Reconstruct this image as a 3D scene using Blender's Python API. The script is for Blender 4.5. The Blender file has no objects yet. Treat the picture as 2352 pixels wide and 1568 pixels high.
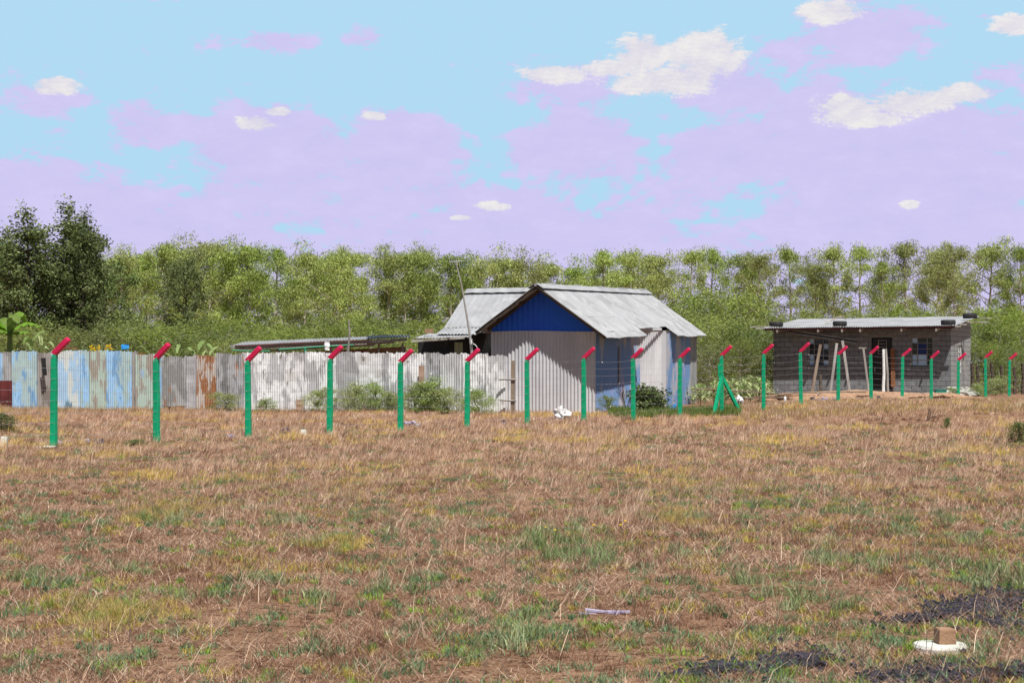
import bpy, math, random
import numpy as np
from mathutils import Vector, Matrix, noise as mnoise
R = math.radians
sc = bpy.context.scene
C = sc.collection

# ------------------------------------------------------------------ camera, sun, sky, exposure
F, PX0, HZ, CH = 3920.0, 1176.0, 836.0, 1.607     # pixel focal length (2352 wide), centre column, horizon row, eye height
cam = bpy.data.objects.new('camera', bpy.data.cameras.new('camera'))
C.objects.link(cam); sc.camera = cam
cam.location = (0, 0, CH); cam.rotation_euler = (R(90), 0, 0)
cam.data.sensor_width = 36; cam.data.lens = 60; cam.data.shift_y = 52 / 2352
cam.data.clip_start = 0.5; cam.data.clip_end = 3000
sc.view_settings.view_transform = 'Standard'; sc.view_settings.look = 'None'
sc.view_settings.gamma = 1; sc.view_settings.exposure = 0.33

SUNV = Vector((0.531, -1.388, 2.95)).normalized()
sl = bpy.data.lights.new('sun', 'SUN'); sl.energy = 5.0; sl.angle = R(0.5); sl.color = (1.0, 0.97, 0.925)
sun = bpy.data.objects.new('sun', sl); C.objects.link(sun)
sun.rotation_euler = SUNV.to_track_quat('Z', 'Y').to_euler(); sun.location = (20, -30, 50)

class NT:
    """small node-tree helper"""
    def __init__(s, tree): s.t = tree; s.n = tree.nodes; s.l = tree.links
    def set(s, sock, v):
        if isinstance(v, bpy.types.NodeSocket): s.l.new(v, sock)
        elif v is not None:
            if sock.type == 'RGBA' and not isinstance(v, float) and len(v) == 3: v = (*v, 1)
            sock.default_value = v
    def node(s, typ, ins=None, **kw):
        n = s.n.new(typ)
        for k, v in kw.items(): setattr(n, k, v)
        for k, v in (ins or {}).items(): s.set(n.inputs[k], v)
        return n
    def m(s, op, a, b=None, c=None, clamp=False):
        n = s.n.new('ShaderNodeMath'); n.operation = op; n.use_clamp = clamp
        s.set(n.inputs[0], a)
        if b is not None: s.set(n.inputs[1], b)
        if c is not None: s.set(n.inputs[2], c)
        return n.outputs[0]
    def mix(s, f, a, b, bt='MIX'):
        n = s.n.new('ShaderNodeMix'); n.data_type = 'RGBA'; n.blend_type = bt
        s.set(n.inputs[0], f); s.set(n.inputs[6], a); s.set(n.inputs[7], b)
        return n.outputs[2]
    def ramp(s, v, a, b, lo=0.0, hi=1.0, smooth=True):
        n = s.n.new('ShaderNodeMapRange'); n.interpolation_type = 'SMOOTHSTEP' if smooth else 'LINEAR'
        s.set(n.inputs[0], v); n.inputs[1].default_value = a; n.inputs[2].default_value = b
        n.inputs[3].default_value = lo; n.inputs[4].default_value = hi
        return n.outputs[0]
    def noise(s, vec, scale, detail=4, rough=0.55, dist=0.0):
        n = s.node('ShaderNodeTexNoise', {'Scale': scale, 'Detail': detail, 'Roughness': rough, 'Distortion': dist})
        s.l.new(vec, n.inputs['Vector']); return n.outputs[0]

w = bpy.data.worlds.new('World'); sc.world = w; w.use_nodes = True
w.node_tree.nodes.clear(); N = NT(w.node_tree)
sky = N.node('ShaderNodeTexSky', sky_type='NISHITA', sun_disc=False)
sky.sun_elevation = math.asin(SUNV.z); sky.sun_rotation = math.atan2(SUNV.x, SUNV.y)
sky.air_density = 1.0; sky.dust_density = 0.6; sky.ozone_density = 1.5
tc = N.node('ShaderNodeTexCoord').outputs['Generated']
sx = N.node('ShaderNodeSeparateXYZ', {0: tc})
az = N.m('ARCTAN2', sx.outputs[0], sx.outputs[1])           # azimuth, 0 = north of the field
el = N.m('ARCSINE', sx.outputs[2])
u = N.m('MULTIPLY', az, 10.0); v = N.m('MULTIPLY', el, 22.0)
uv = N.node('ShaderNodeCombineXYZ', {0: u, 1: v, 2: 0.0}).outputs[0]
big = N.noise(uv, 0.9, 9, 0.62)
mid = N.noise(uv, 3.2, 10, 0.68)
fine = N.noise(uv, 13.0, 10, 0.78)
# elevation in degrees of the photographed band: 0 .. 12
eld = N.m('MULTIPLY', el, 57.2958)
def blob(px, py, rx, ry):
    a0 = math.atan((px - PX0) / F); e0 = math.atan((HZ - py) / F)
    dx = N.m('DIVIDE', N.m('SUBTRACT', az, a0), rx / F); dy = N.m('DIVIDE', N.m('SUBTRACT', el, e0), ry / F)
    d = N.m('SQRT', N.m('ADD', N.m('MULTIPLY', dx, dx), N.m('MULTIPLY', dy, dy)))
    return N.ramp(d, 0.0, 1.6, 1.0, 0.0)
def blobs(lst):
    o = None
    for b in lst:
        x = blob(*b); o = x if o is None else N.m('MAXIMUM', o, x)
    return o
lavb = blobs([(110, 235, 130, 70), (650, 105, 90, 32), (845, 110, 70, 45), (330, 290, 110, 60), (620, 320, 190, 90), (930, 330, 140, 110),
              (1330, 190, 240, 75), (1600, 200, 220, 90), (2060, 110, 340, 110), (2300, 200, 200, 120), (1950, 290, 280, 90), (2150, 330, 300, 120),
              (250, 5, 160, 16), (1330, 330, 170, 70), (1650, 340, 150, 50)])
whb = blobs([(1475, 125, 85, 55), (1620, 135, 120, 75), (1530, 190, 175, 42), (1270, 170, 110, 28), (1400, 160, 90, 26), (1910, 40, 95, 32), (1945, 262, 95, 45), (2090, 250, 140, 36), (2010, 285, 70, 22), (2210, 235, 80, 30),
             (2330, 90, 70, 28), (125, 218, 75, 26), (590, 290, 60, 22), (640, 262, 40, 14), (860, 268, 36, 14), (1130, 475, 50, 13), (1060, 500, 30, 8), (2090, 480, 24, 11)])
veil = N.ramp(eld, 9.6, 3.6, 0.0, 1.0)                          # cloud bank thickens towards the horizon
ln = N.m('ADD', N.m('MULTIPLY', N.m('SUBTRACT', big, 0.5), 2.1), N.m('MULTIPLY', N.m('SUBTRACT', mid, 0.5), 1.3))
ln = N.m('ADD', ln, N.m('MULTIPLY', N.m('SUBTRACT', fine, 0.5), 0.85))
lav = N.m('ADD', N.m('ADD', N.m('MULTIPLY', lavb, 0.66), N.m('MULTIPLY', veil, 0.78)), ln)
lavm = N.ramp(lav, 0.33, 0.55)
wn = N.m('ADD', N.m('MULTIPLY', N.m('SUBTRACT', mid, 0.5), 1.9), N.m('MULTIPLY', N.m('SUBTRACT', fine, 0.5), 1.3))
whm = N.ramp(N.m('ADD', N.m('MULTIPLY', whb, 1.12), wn), 0.46, 0.80)
low = N.m('MULTIPLY', N.ramp(eld, 24.0, 13.0, 0.0, 1.0), N.ramp(N.m('ABSOLUTE', az), 1.5, 0.55, 0.0, 1.0))                         # bright cloudy air stays low; open sky overhead
SK = 0.055
skc = N.mix(1.0, sky.outputs[0], (SK, SK, SK), 'MULTIPLY')
blue = N.mix(low, skc, (0.44, 0.70, 0.895))
lavc = N.mix(N.ramp(mid, 0.3, 0.75), (0.60, 0.565, 0.88), (0.66, 0.61, 0.91))
col = N.mix(N.m('MULTIPLY', lavm, low), blue, lavc)
whc = N.mix(N.ramp(N.m('ADD', N.m('MULTIPLY', mid, .6), N.m('MULTIPLY', fine, .4)), 0.42, 0.62), (0.72, 0.70, 0.80), (0.86, 0.84, 0.83))
col = N.mix(N.m('MULTIPLY', whm, low), col, whc)
bg = N.node('ShaderNodeBackground', {'Color': col, 'Strength': 0.80})
N.l.new(bg.outputs[0], N.node('ShaderNodeOutputWorld').inputs[0])

# ------------------------------------------------------------------ helpers
def P(px, py, Y): return Vector(((px - PX0) / F * Y, Y, CH + (HZ - py) / F * Y))
def sst(x): x = max(0, min(1, x)); return x * x * (3 - 2 * x)
def ground(X, Y):
    return 0.3 * sst((X - 5) / 7) * sst((Y - 40) / 12) + 0.03 * (mnoise.noise(Vector((X * .35, Y * .35, 0)))) * sst((40 - Y) / 20 + .3)
def G(px, Y):                                                     # ground point at a pixel column and distance
    X = (px - PX0) / F * Y; return Vector((X, Y, ground(X, Y)))

def tag(o, label=None, cat=None, group=None, kind=None):
    if label: o['label'] = label
    if cat: o['category'] = cat
    if group: o['group'] = group
    if kind: o['kind'] = kind
    return o
def empty(name, loc, rz=0, label=None, cat=None, group=None):
    o = bpy.data.objects.new(name, None); C.objects.link(o); o.location = loc; o.rotation_euler = (0, 0, rz)
    o.empty_display_size = 0.2
    return tag(o, label, cat, group)
def copy_tree(o, parent=None):
    c = o.copy(); C.objects.link(c); c.parent = parent
    if parent is not None: c.matrix_parent_inverse = o.matrix_parent_inverse
    for ch in list(o.children): copy_tree(ch, c)
    return c

class MB:
    def __init__(s): s.v = []; s.f = []; s.mi = []; s.cm = 0
    def add(s, vs, fs):
        o = len(s.v); s.v += [tuple(x) for x in vs]
        for f in fs: s.f.append(tuple(i + o for i in f)); s.mi.append(s.cm)
        return s
    def box(s, c, d, rot=None):
        hx, hy, hz = d[0] / 2, d[1] / 2, d[2] / 2
        vs = [Vector((x, y, z)) for x in (-hx, hx) for y in (-hy, hy) for z in (-hz, hz)]
        if rot is not None: vs = [rot @ p for p in vs]
        c = Vector(c)
        return s.add([p + c for p in vs], [(0, 1, 3, 2), (4, 6, 7, 5), (0, 4, 5, 1), (2, 3, 7, 6), (0, 2, 6, 4), (1, 5, 7, 3)])
    def b2(s, a, b):                                              # box from two corners
        a = Vector(a); b = Vector(b); return s.box((a + b) / 2, (abs(b.x - a.x), abs(b.y - a.y), abs(b.z - a.z)))
    def beam(s, a, b, w_, h_, up=(0, 0, 1)):
        a = Vector(a); b = Vector(b); d = (b - a); L = d.length; d.normalize()
        x = d.cross(Vector(up)).normalized(); z = x.cross(d)
        m = Matrix((x, d, z)).transposed()
        return s.box((a + b) / 2, (w_, L, h_), m)
    def tube(s, pts, rad, n=6, cap=True):
        pts = [Vector(p) for p in pts]; rings = []
        if not hasattr(rad, '__len__'): rad = [rad] * len(pts)
        ref = Vector((0.13, 0.97, 0.2)) if abs((pts[-1] - pts[0]).normalized().z) > .7 else Vector((0, 0, 1))
        o = len(s.v); vs = []
        for i, p in enumerate(pts):
            d = (pts[min(i + 1, len(pts) - 1)] - pts[max(i - 1, 0)]).normalized()
            x = d.cross(ref).normalized(); y = x.cross(d)
            for k in range(n):
                a = 2 * math.pi * k / n; vs.append(p + (x * math.cos(a) + y * math.sin(a)) * rad[i])
        fs = []
        for i in range(len(pts) - 1):
            for k in range(n):
                k2 = (k + 1) % n; fs.append((i * n + k, i * n + k2, (i + 1) * n + k2, (i + 1) * n + k))
        if cap: fs.append(tuple(range(n))[::-1]); fs.append(tuple((len(pts) - 1) * n + k for k in range(n)))
        return s.add(vs, fs)
    def sheet(s, A, B, top, bot=None, pitch=0.09, amp=0.013, ny=8, dent=0.0, seg=6, seed=0, th=0.003):
        """corrugated sheet; waves along A->B, ridges along up. top/bot: functions of metres along AB giving a Vector offset from the A-B line"""
        A = Vector(A); B = Vector(B); L = (B - A).length; d = (B - A) / L
        if not callable(top): tv = Vector(top); top = lambda x: tv
        if bot is None: bot = lambda x: Vector((0, 0, 0))
        nx = max(2, int(L / pitch * seg)); up0 = (top(L / 2) - bot(L / 2)).normalized(); nrm = d.cross(up0).normalized()
        vs = []
        for side in (0, 1):
            for i in range(nx + 1):
                x = L * i / nx; b = bot(x); t = top(x)
                for j in range(ny + 1):
                    f = j / ny; q = A + d * x + b.lerp(t, f)
                    off = amp * math.sin(2 * math.pi * x / pitch) if amp else 0
                    if dent:
                        nn = mnoise.noise(Vector((x * 1.7 + seed, f * 3.1, seed * 1.3))) + .6 * mnoise.noise(Vector((x * 5 + seed, f * 8, seed)))
                        off = off * (1 - .25 * abs(nn)) + dent * nn
                    vs.append(q + nrm * (off - side * th))
        fs = []; M_ = ny + 1; O = (nx + 1) * M_
        for i in range(nx):
            for j in range(ny):
                a = i * M_ + j
                fs.append((a, a + M_, a + M_ + 1, a + 1)); a += O; fs.append((a, a + 1, a + M_ + 1, a + M_))
        for i in range(nx):
            for j in (0, ny):
                a = i * M_ + j; fs.append((a, a + M_, a + M_ + O, a + O))
        for j in range(ny):
            for i in (0, nx):
                a = i * M_ + j; fs.append((a, a + 1, a + 1 + O, a + O))
        return s.add(vs, fs)
    def build(s, name, mats, parent=None, smooth=False, loc=None):
        me = bpy.data.meshes.new(name); me.from_pydata(s.v, [], s.f)
        if not isinstance(mats, (list, tuple)): mats = [mats]
        for m_ in mats: me.materials.append(m_)
        if len(mats) > 1: me.polygons.foreach_set('material_index', s.mi)
        if smooth: me.polygons.foreach_set('use_smooth', [True] * len(me.polygons))
        me.update()
        o = bpy.data.objects.new(name, me); C.objects.link(o)
        if parent is not None: o.parent = parent
        if loc is not None: o.location = loc
        return o

def npmesh(name, V, tris=None, quads=None, mat=None, parent=None, col=None, colname='tint'):
    """mesh from numpy arrays; col = one colour per vertex"""
    me = bpy.data.meshes.new(name); me.vertices.add(len(V)); me.vertices.foreach_set('co', V.astype(np.float32).ravel())
    q = quads if quads is not None else np.zeros((0, 4), int); t = tris if tris is not None else np.zeros((0, 3), int)
    li = np.concatenate([q.ravel(), t.ravel()]).astype(np.int32)
    me.loops.add(len(li)); me.loops.foreach_set('vertex_index', li)
    nf = len(q) + len(t); me.polygons.add(nf)
    st = np.concatenate([np.arange(len(q)) * 4, len(q) * 4 + np.arange(len(t)) * 3]).astype(np.int32)
    me.polygons.foreach_set('loop_start', st)
    me.update(calc_edges=True)
    if col is not None:
        at = me.color_attributes.new(colname, 'FLOAT_COLOR', 'POINT')
        at.data.foreach_set('color', np.concatenate([col, np.ones((len(col), 1))], 1).astype(np.float32).ravel())
    if mat: me.materials.append(mat)
    o = bpy.data.objects.new(name, me); C.objects.link(o)
    if parent is not None: o.parent = parent
    return o

# ------------------------------------------------------------------ materials
def mat(name, base, rough=0.8, var=None, scale=3.0, amt=0.6, bump=0.0, bscale=30.0, spec=0.3, metal=0.0, stretch=(1, 1, 1), th=(0.42, 0.6), var2=None, sc2=1.2, th2=(0.5, 0.6), dirt=0.0, dirtcol=(.2, .13, .08), dirth=0.3):
    m_ = bpy.data.materials.new(name); m_.use_nodes = True; m_.node_tree.nodes.clear(); n = NT(m_.node_tree)
    oc = n.node('ShaderNodeTexCoord').outputs['Object']
    mp = n.node('ShaderNodeMapping', {'Vector': oc, 'Scale': stretch}).outputs[0]
    c = base if len(base) == 4 else (*base, 1)
    if var is not None:
        f = n.m('MULTIPLY', n.ramp(n.noise(mp, scale, 6, .6), *th), amt); c = n.mix(f, c, var)
    if var2 is not None:
        f = n.ramp(n.noise(mp, sc2, 6, .65, .4), *th2); c = n.mix(f, c, var2)
    if dirt:
        z = n.node('ShaderNodeSeparateXYZ', {0: oc}).outputs[2]
        f = n.m('MULTIPLY', n.ramp(n.m('ADD', z, n.m('MULTIPLY', n.noise(oc, 2.5, 5), dirth * 1.6)), dirth * 2.0, dirth * .7), dirt)
        c = n.mix(f, c, dirtcol)
    p = n.node('ShaderNodeBsdfPrincipled', {'Base Color': c, 'Roughness': rough, 'Specular IOR Level': spec, 'Metallic': metal})
    if bump:
        b = n.node('ShaderNodeBump', {'Strength': min(1, bump), 'Distance': 0.02, 'Height': n.noise(mp, bscale, 5, .6)})
        n.l.new(b.outputs[0], p.inputs['Normal'])
    n.l.new(p.outputs[0], n.node('ShaderNodeOutputMaterial').inputs[0])
    return m_

def leafmat(name, c1, c2, trans=0.28, colname=None, gain=1.0, rough=.6):
    m_ = bpy.data.materials.new(name); m_.use_nodes = True; m_.node_tree.nodes.clear(); n = NT(m_.node_tree)
    if colname: c = n.node('ShaderNodeAttribute', attribute_name=colname).outputs[0]
    else:
        r = n.node('ShaderNodeNewGeometry').outputs['Random Per Island']
        c = n.mix(r, c1, c2)
        ob = n.node('ShaderNodeObjectInfo').outputs['Random']
        hs = n.node('ShaderNodeHueSaturation', {'Hue': n.ramp(ob, 0, 1, .485, .515, False), 'Saturation': n.ramp(ob, 0, 1, .9, 1.1, False),
                                              'Value': n.ramp(n.m('FRACT', n.m('MULTIPLY', ob, 7.3)), 0, 1, .8, 1.2, False), 'Color': c})
        c = hs.outputs[0]
    p = n.node('ShaderNodeBsdfPrincipled', {'Base Color': c, 'Roughness': rough, 'Specular IOR Level': .3})
    t = n.node('ShaderNodeBsdfTranslucent', {'Color': c})
    ms = n.node('ShaderNodeMixShader', {0: trans}); n.l.new(p.outputs[0], ms.inputs[1]); n.l.new(t.outputs[0], ms.inputs[2])
    n.l.new(ms.outputs[0], n.node('ShaderNodeOutputMaterial').inputs[0])
    return m_

M = {}
M['galv'] = mat('galvanised_sheet', (.56, .56, .575), .55, (.47, .47, .49), 1.2, .7, spec=.3, stretch=(1, 1, .35), var2=(.62, .62, .63), sc2=.5)
M['roof'] = mat('roof_sheet', (.33, .335, .345), .6, (.25, .25, .255), .8, .75, spec=.22, var2=(.37, .375, .38), sc2=2.0)
M['old'] = mat('weathered_sheet', (.30, .31, .32), .6, (.20, .19, .18), 1.6, .8, spec=.3, stretch=(1, 1, .4), dirt=.5)
M['blue_wall'] = mat('blue_painted_sheet', (.014, .10, .68), .45, (.012, .13, .72), .8, .8, spec=.3)
M['wood'] = mat('weathered_timber', (.26, .20, .15), .85, (.15, .10, .07), 3, .7, bump=.4, stretch=(1, 1, .2))
M['greywood'] = mat('grey_timber', (.34, .32, .30), .85, (.22, .19, .17), 3, .8, bump=.4, stretch=(1, 1, .2))
M['palewood'] = mat('pale_timber', (.50, .47, .42), .85, (.30, .24, .19), 2.5, .8, bump=.4, stretch=(1, 1, .3))
M['rawwood'] = mat('rusty_brown_timber', (.30, .13, .06), .8, (.16, .07, .03), 4, .8, bump=.3)
M['white'] = mat('white_paint', (.72, .72, .70), .7, (.5, .49, .46), 5, .5, bump=.2)
M['dark'] = mat('dark_plastic_and_shade', (.012, .013, .014), .5, (.03, .03, .03), 3, .6, spec=.4)  # black plastic; also stands in for deep shade under the porch
M['tyre'] = mat('tyre_rubber', (.028, .028, .030), .75, (.06, .055, .05), 6, .5, bump=.3)
M['redboard'] = mat('maroon_board', (.12, .035, .035), .7, (.07, .04, .035), 3, .7)
M['greenpole'] = mat('green_pole', (.02, .26, .13), .5)
M['postgreen'] = mat('green_post_paint', (.002, .37, .17), .45, (.004, .29, .135), 3.0, .55, bump=.35, bscale=14, spec=.3, var2=(.10, .34, .20), sc2=9, th2=(.60, .72), dirt=.55, dirtcol=(.22, .16, .10), dirth=.13)
M['crimson'] = mat('crimson_paint', (.62, .016, .085), .4, (.48, .01, .06), 5, .7, bump=.25, bscale=14, spec=.4, var2=(.66, .12, .17), sc2=9, th2=(.66, .78))
M['wire'] = mat('galvanised_wire', (.42, .42, .43), .4, spec=.5, metal=.5)
M['steel'] = mat('dark_steel', (.09, .09, .09), .5, (.08, .06, .05), 6, .5)
M['palesteel'] = mat('grey_window_steel', (.22, .22, .225), .5, (.12, .10, .09), 6, .5)
M['rust'] = mat('rusty_sheet', (.26, .105, .045), .8, (.42, .30, .23), 1.2, .85, stretch=(1, 1, .3), th=(.5, .56))
M['concrete'] = mat('whitewashed_concrete', (.66, .65, .60), .8, (.46, .46, .38), 9, .6, bump=.4, bscale=18)
M['brownblock'] = mat('brown_concrete_block', (.34, .20, .12), .85, (.22, .13, .08), 10, .6, bump=.4, bscale=40)
M['char'] = mat('charred_lumps', (.024, .024, .030), .9, (.07, .058, .08), 14, .7, bump=.5)
M['bag'] = mat('white_plastic_bag', (.78, .78, .77), .35, spec=.4)
M['bluebag'] = mat('blue_plastic_bag', (.05, .33, .70), .35, spec=.4)
M['bark'] = mat('pale_bark', (.50, .46, .40), .9, (.24, .20, .16), 1.5, .8, stretch=(1, 1, .4))
M['darkbark'] = mat('dark_bark', (.10, .075, .055), .9, (.05, .04, .03), 3, .8)
M['deadwood'] = mat('dead_twigs', (.22, .17, .13), .9)
M['stem'] = mat('green_stem', (.17, .22, .07), .8)
M['fruit'] = mat('yellow_flower_heads', (.75, .50, .02), .6)

# ------------------------------------------------------------------ ground
rng = np.random.default_rng(7)
class VN:                                                          # 2-D value noise in numpy
    def __init__(s, seed): s.t = np.random.default_rng(seed).random((256, 256))
    def __call__(s, x, y):
        xi = np.floor(x).astype(int); yi = np.floor(y).astype(int); fx = x - xi; fy = y - yi
        fx = fx * fx * (3 - 2 * fx); fy = fy * fy * (3 - 2 * fy)
        g = lambda a, b: s.t[a % 256, b % 256]
        return (g(xi, yi) * (1 - fx) + g(xi + 1, yi) * fx) * (1 - fy) + (g(xi, yi + 1) * (1 - fx) + g(xi + 1, yi + 1) * fx) * fy
    def fbm(s, x, y, o=4):
        r = 0; a = .5; t = 0
        for i in range(o): r = r + a * s(x * 2 ** i + 17 * i, y * 2 ** i + 5 * i); t += a; a *= .55
        return r / t
vn = VN(3); vn2 = VN(11); vn3 = VN(23)
def gz(X, Y):
    f = lambda t: np.clip(t, 0, 1) ** 2 * (3 - 2 * np.clip(t, 0, 1))
    return .3 * f((X - 5) / 7) * f((Y - 40) / 12)

gm = bpy.data.materials.new('dry_soil'); gm.use_nodes = True; gm.node_tree.nodes.clear(); n = NT(gm.node_tree)
oc = n.node('ShaderNodeTexCoord').outputs['Object']
c = n.mix(n.ramp(n.noise(oc, .9, 6, .6), .38, .62), (.26, .14, .08), (.38, .22, .135))
c = n.mix(n.ramp(n.noise(oc, 9, 8, .75), .47, .60), c, (.12, .055, .03))
c = n.mix(n.ramp(n.noise(oc, 34, 6, .75), .52, .62), c, (.50, .34, .22))
p = n.node('ShaderNodeBsdfPrincipled', {'Base Color': c, 'Roughness': .95, 'Specular IOR Level': .1})
hb = n.m('ADD', n.noise(oc, 9, 6, .7), n.m('MULTIPLY', n.noise(oc, 50, 4, .7), .5))
n.l.new(n.node('ShaderNodeBump', {'Strength': 1.0, 'Distance': .06, 'Height': hb}).outputs[0], p.inputs['Normal'])
n.l.new(p.outputs[0], n.node('ShaderNodeOutputMaterial').inputs[0])
ys = np.concatenate([np.linspace(-40, 4, 12), np.linspace(5, 90, 341)[0:], np.array([110, 150, 250, 500, 1000, 1800])])
xs = np.concatenate([np.array([-1500, -500, -200, -90, -50]), np.linspace(-30, 34, 257), np.array([50, 90, 200, 500, 1500])])
XX, YY = np.meshgrid(xs, ys); near = np.clip((80 - YY) / 30, 0, 1) * (np.abs(XX) < 40)
ZZ = gz(XX, YY) + near * (.06 * (vn.fbm(XX * .5 + 50, YY * .5 + 50) - .5) + .05 * (vn2.fbm(XX * 2.3 + 50, YY * 2.3 + 50) - .5))
nx_, ny_ = len(xs), len(ys); V = np.stack([XX, YY, ZZ], -1).reshape(-1, 3)
i, j = np.meshgrid(np.arange(nx_ - 1), np.arange(ny_ - 1)); a = (j * nx_ + i).ravel()
gr = npmesh('ground', V, quads=np.stack([a, a + 1, a + nx_ + 1, a + nx_], 1), mat=gm)
gr.data.polygons.foreach_set('use_smooth', [True] * len(gr.data.polygons)); tag(gr, 'dry brown soil of the field', kind='structure')
gr['category'] = 'ground'

# ------------------------------------------------------------------ blades (grass, straw, weeds)
def blades(X, Y, H, W, lean, colr, name, m_, z0=None, seed=1, leandir=None, kink=.5, zoff=0.0):
    r = np.random.default_rng(seed); n_ = len(X)
    Z = (gz(X, Y) if z0 is None else z0) + zoff
    th = r.random(n_) * 2 * np.pi if leandir is None else leandir
    ph = r.random(n_) * 2 * np.pi
    d = np.stack([np.cos(th), np.sin(th)], 1); wv = np.stack([np.cos(ph), np.sin(ph)], 1) * (W / 2)[:, None]
    base = np.stack([X, Y, Z], 1)
    h1 = H * kink; l1 = lean * H * .3
    mid_ = base + np.concatenate([d * l1[:, None], (h1 * (1 - .3 * np.minimum(lean, 1)))[:, None]], 1)
    tip = base + np.concatenate([d * (lean * H)[:, None], (H * np.sqrt(np.clip(1 - .8 * lean ** 2, .02, 1)))[:, None]], 1)
    w3 = np.concatenate([wv, np.zeros((n_, 1))], 1)
    V = np.stack([base - w3, base + w3, mid_ + w3 * .8, mid_ - w3 * .8, tip], 1).reshape(-1, 3)
    a = np.arange(n_) * 5
    q = np.stack([a, a + 1, a + 2, a + 3], 1); t = np.stack([a + 3, a + 2, a + 4], 1)
    return npmesh(name, V, tris=t, quads=q, mat=m_, col=np.repeat(colr, 5, 0))

def sample(n_, y0, y1, power, margin=2.8, r=rng):
    """points in the seen wedge, density ~ Y**power per m2"""
    yy = np.linspace(y0, y1, 400); pdf = (yy * .62 + 2 * margin) * yy ** power; cdf = np.cumsum(pdf); cdf /= cdf[-1]
    Y = np.interp(r.random(n_), cdf, yy); X = (r.random(n_) - .5) * (Y * .62 + 2 * margin)
    return X, Y
BM = leafmat('grass_blades', None, None, .25, 'tint', rough=.7)
def pal(n_, cols, r, jit=.18):
    cols = np.array(cols); c = cols[r.integers(0, len(cols), n_)]
    return np.clip(c * (1 + (r.random((n_, 1)) - .5) * 2 * jit), 0, 1)

STRAW = [(.65, .45, .315), (.56, .37, .25), (.46, .28, .18), (.31, .165, .10), (.74, .56, .42), (.16, .08, .05)]
def clump(cx, cy, n_, spread, q):
    k = np.repeat(np.arange(len(cx)), n_); return cx[k] + q.normal(0, 1, len(k)) * spread[k], cy[k] + q.normal(0, 1, len(k)) * spread[k], k
# standing dry grass of the middle field, in tufts
r = np.random.default_rng(21)
cx, cy = sample(100000, 11.0, 60, -1.0, r=r)
d1 = vn.fbm(cx * .5 + 30, cy * .28 + 30); d2 = vn2.fbm(cx * 1.6 + 9, cy * 1.1 + 9)
zone = np.clip((cy - 12) / 9, 0, 1) ** .7
rightbare = np.clip((cx - .04 * cy) / 3, 0, 1) * np.clip((36 - cy) / 10, 0, 1)
keep = r.random(len(cx)) < zone * (1 - .5 * rightbare) * np.clip(.15 + 4.5 * (d2 - .46) + 1.5 * (d1 - .48), .04, 1)
keep &= ~((cy > 56) & (cx > 2.6) & (cx < 7.5)) & ~((cy > 62) | ((cy > 55.5) & (cx < 2.6)))
cx, cy, d1, d2 = cx[keep], cy[keep], d1[keep], d2[keep]
X, Y, k = clump(cx, cy, r.integers(8, 20, len(cx)), .025 + .05 * r.random(len(cx)), r)
hh = (.045 + .10 * r.random(len(cx)) ** 1.6) * (.7 + .6 * d1) * (1 + .9 * (r.random(len(cx)) < .05)) * np.clip(.75 + (cy - 15) / 30, .75, 1.5)
tc_ = pal(len(cx), STRAW, r, .1); cols = tc_[k] * .6 + .4 * pal(len(X), STRAW, r, .25)
ym = np.clip((vn3.fbm(cx * .9 + 3, cy * .6 + 3) - .57) * 9, 0, 1)[k][:, None] * (r.random((len(X), 1)) < .6)
cols = cols * (1 - ym) + np.array([(.60, .44, .09)]) * ym
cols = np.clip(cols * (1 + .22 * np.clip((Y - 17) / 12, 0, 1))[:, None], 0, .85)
ld = (r.normal(.2, .5, len(cx))[k] + r.normal(0, 1.1, len(X)))
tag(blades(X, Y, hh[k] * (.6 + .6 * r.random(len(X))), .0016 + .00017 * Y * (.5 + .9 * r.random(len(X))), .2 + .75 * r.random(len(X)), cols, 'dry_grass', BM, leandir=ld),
    'dry tan grass standing in tufts across the middle field', 'grass', kind='stuff')
# flattened straw litter
X, Y = sample(1450000, 6.5, 40, -1.45, r=r)
d2 = vn2.fbm(X * 3.2 + 40, Y * 2.2 + 70); d3 = vn.fbm(X * .7 + 11, Y * .9 + 5); keep = r.random(len(X)) < np.clip(.32 + 3.0 * (d2 - .47) + 1.5 * (d3 - .5), .10, 1)
X, Y = X[keep], Y[keep]
tag(blades(X, Y, .03 + .10 * r.random(len(X)) ** 2.2, .0014 + .00017 * Y * (.5 + r.random(len(X))), .8 + .3 * r.random(len(X)), pal(len(X), STRAW + [(.76, .6, .45), (.2, .1, .06), (.13, .06, .035), (.28, .14, .085)], r, .35), 'straw_litter', BM, kink=.25, zoff=.003),
    'flattened straw littering the bare soil in the foreground', 'straw', kind='stuff')
# dark brown dead tufts
cx, cy = sample(34000, 7.2, 48, -1.15, r=r); kk = r.random(len(cx)) < np.clip(.3 + 4 * (vn.fbm(cx * 1.2 + 80, cy * .8 + 2) - .5), .04, 1); cx, cy = cx[kk], cy[kk]
X, Y, k = clump(cx, cy, r.integers(10, 30, len(cx)), .02 + .035 * r.random(len(cx)), r); hb_ = .03 + .07 * r.random(len(cx)) ** 2
bc_ = pal(len(cx), [(.20, .10, .06), (.14, .065, .04), (.28, .15, .09), (.34, .19, .12)], r, .15)[k]
tag(blades(X, Y, hb_[k] * (.5 + .8 * r.random(len(X))), .0018 + .00016 * Y, .3 + .7 * r.random(len(X)), np.clip(bc_ * (1 + (r.random((len(k), 1)) - .5) * .6), 0, 1), 'brown_tufts', BM), 'small dark brown dead tufts dotted over the field', 'grass', kind='stuff')
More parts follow.
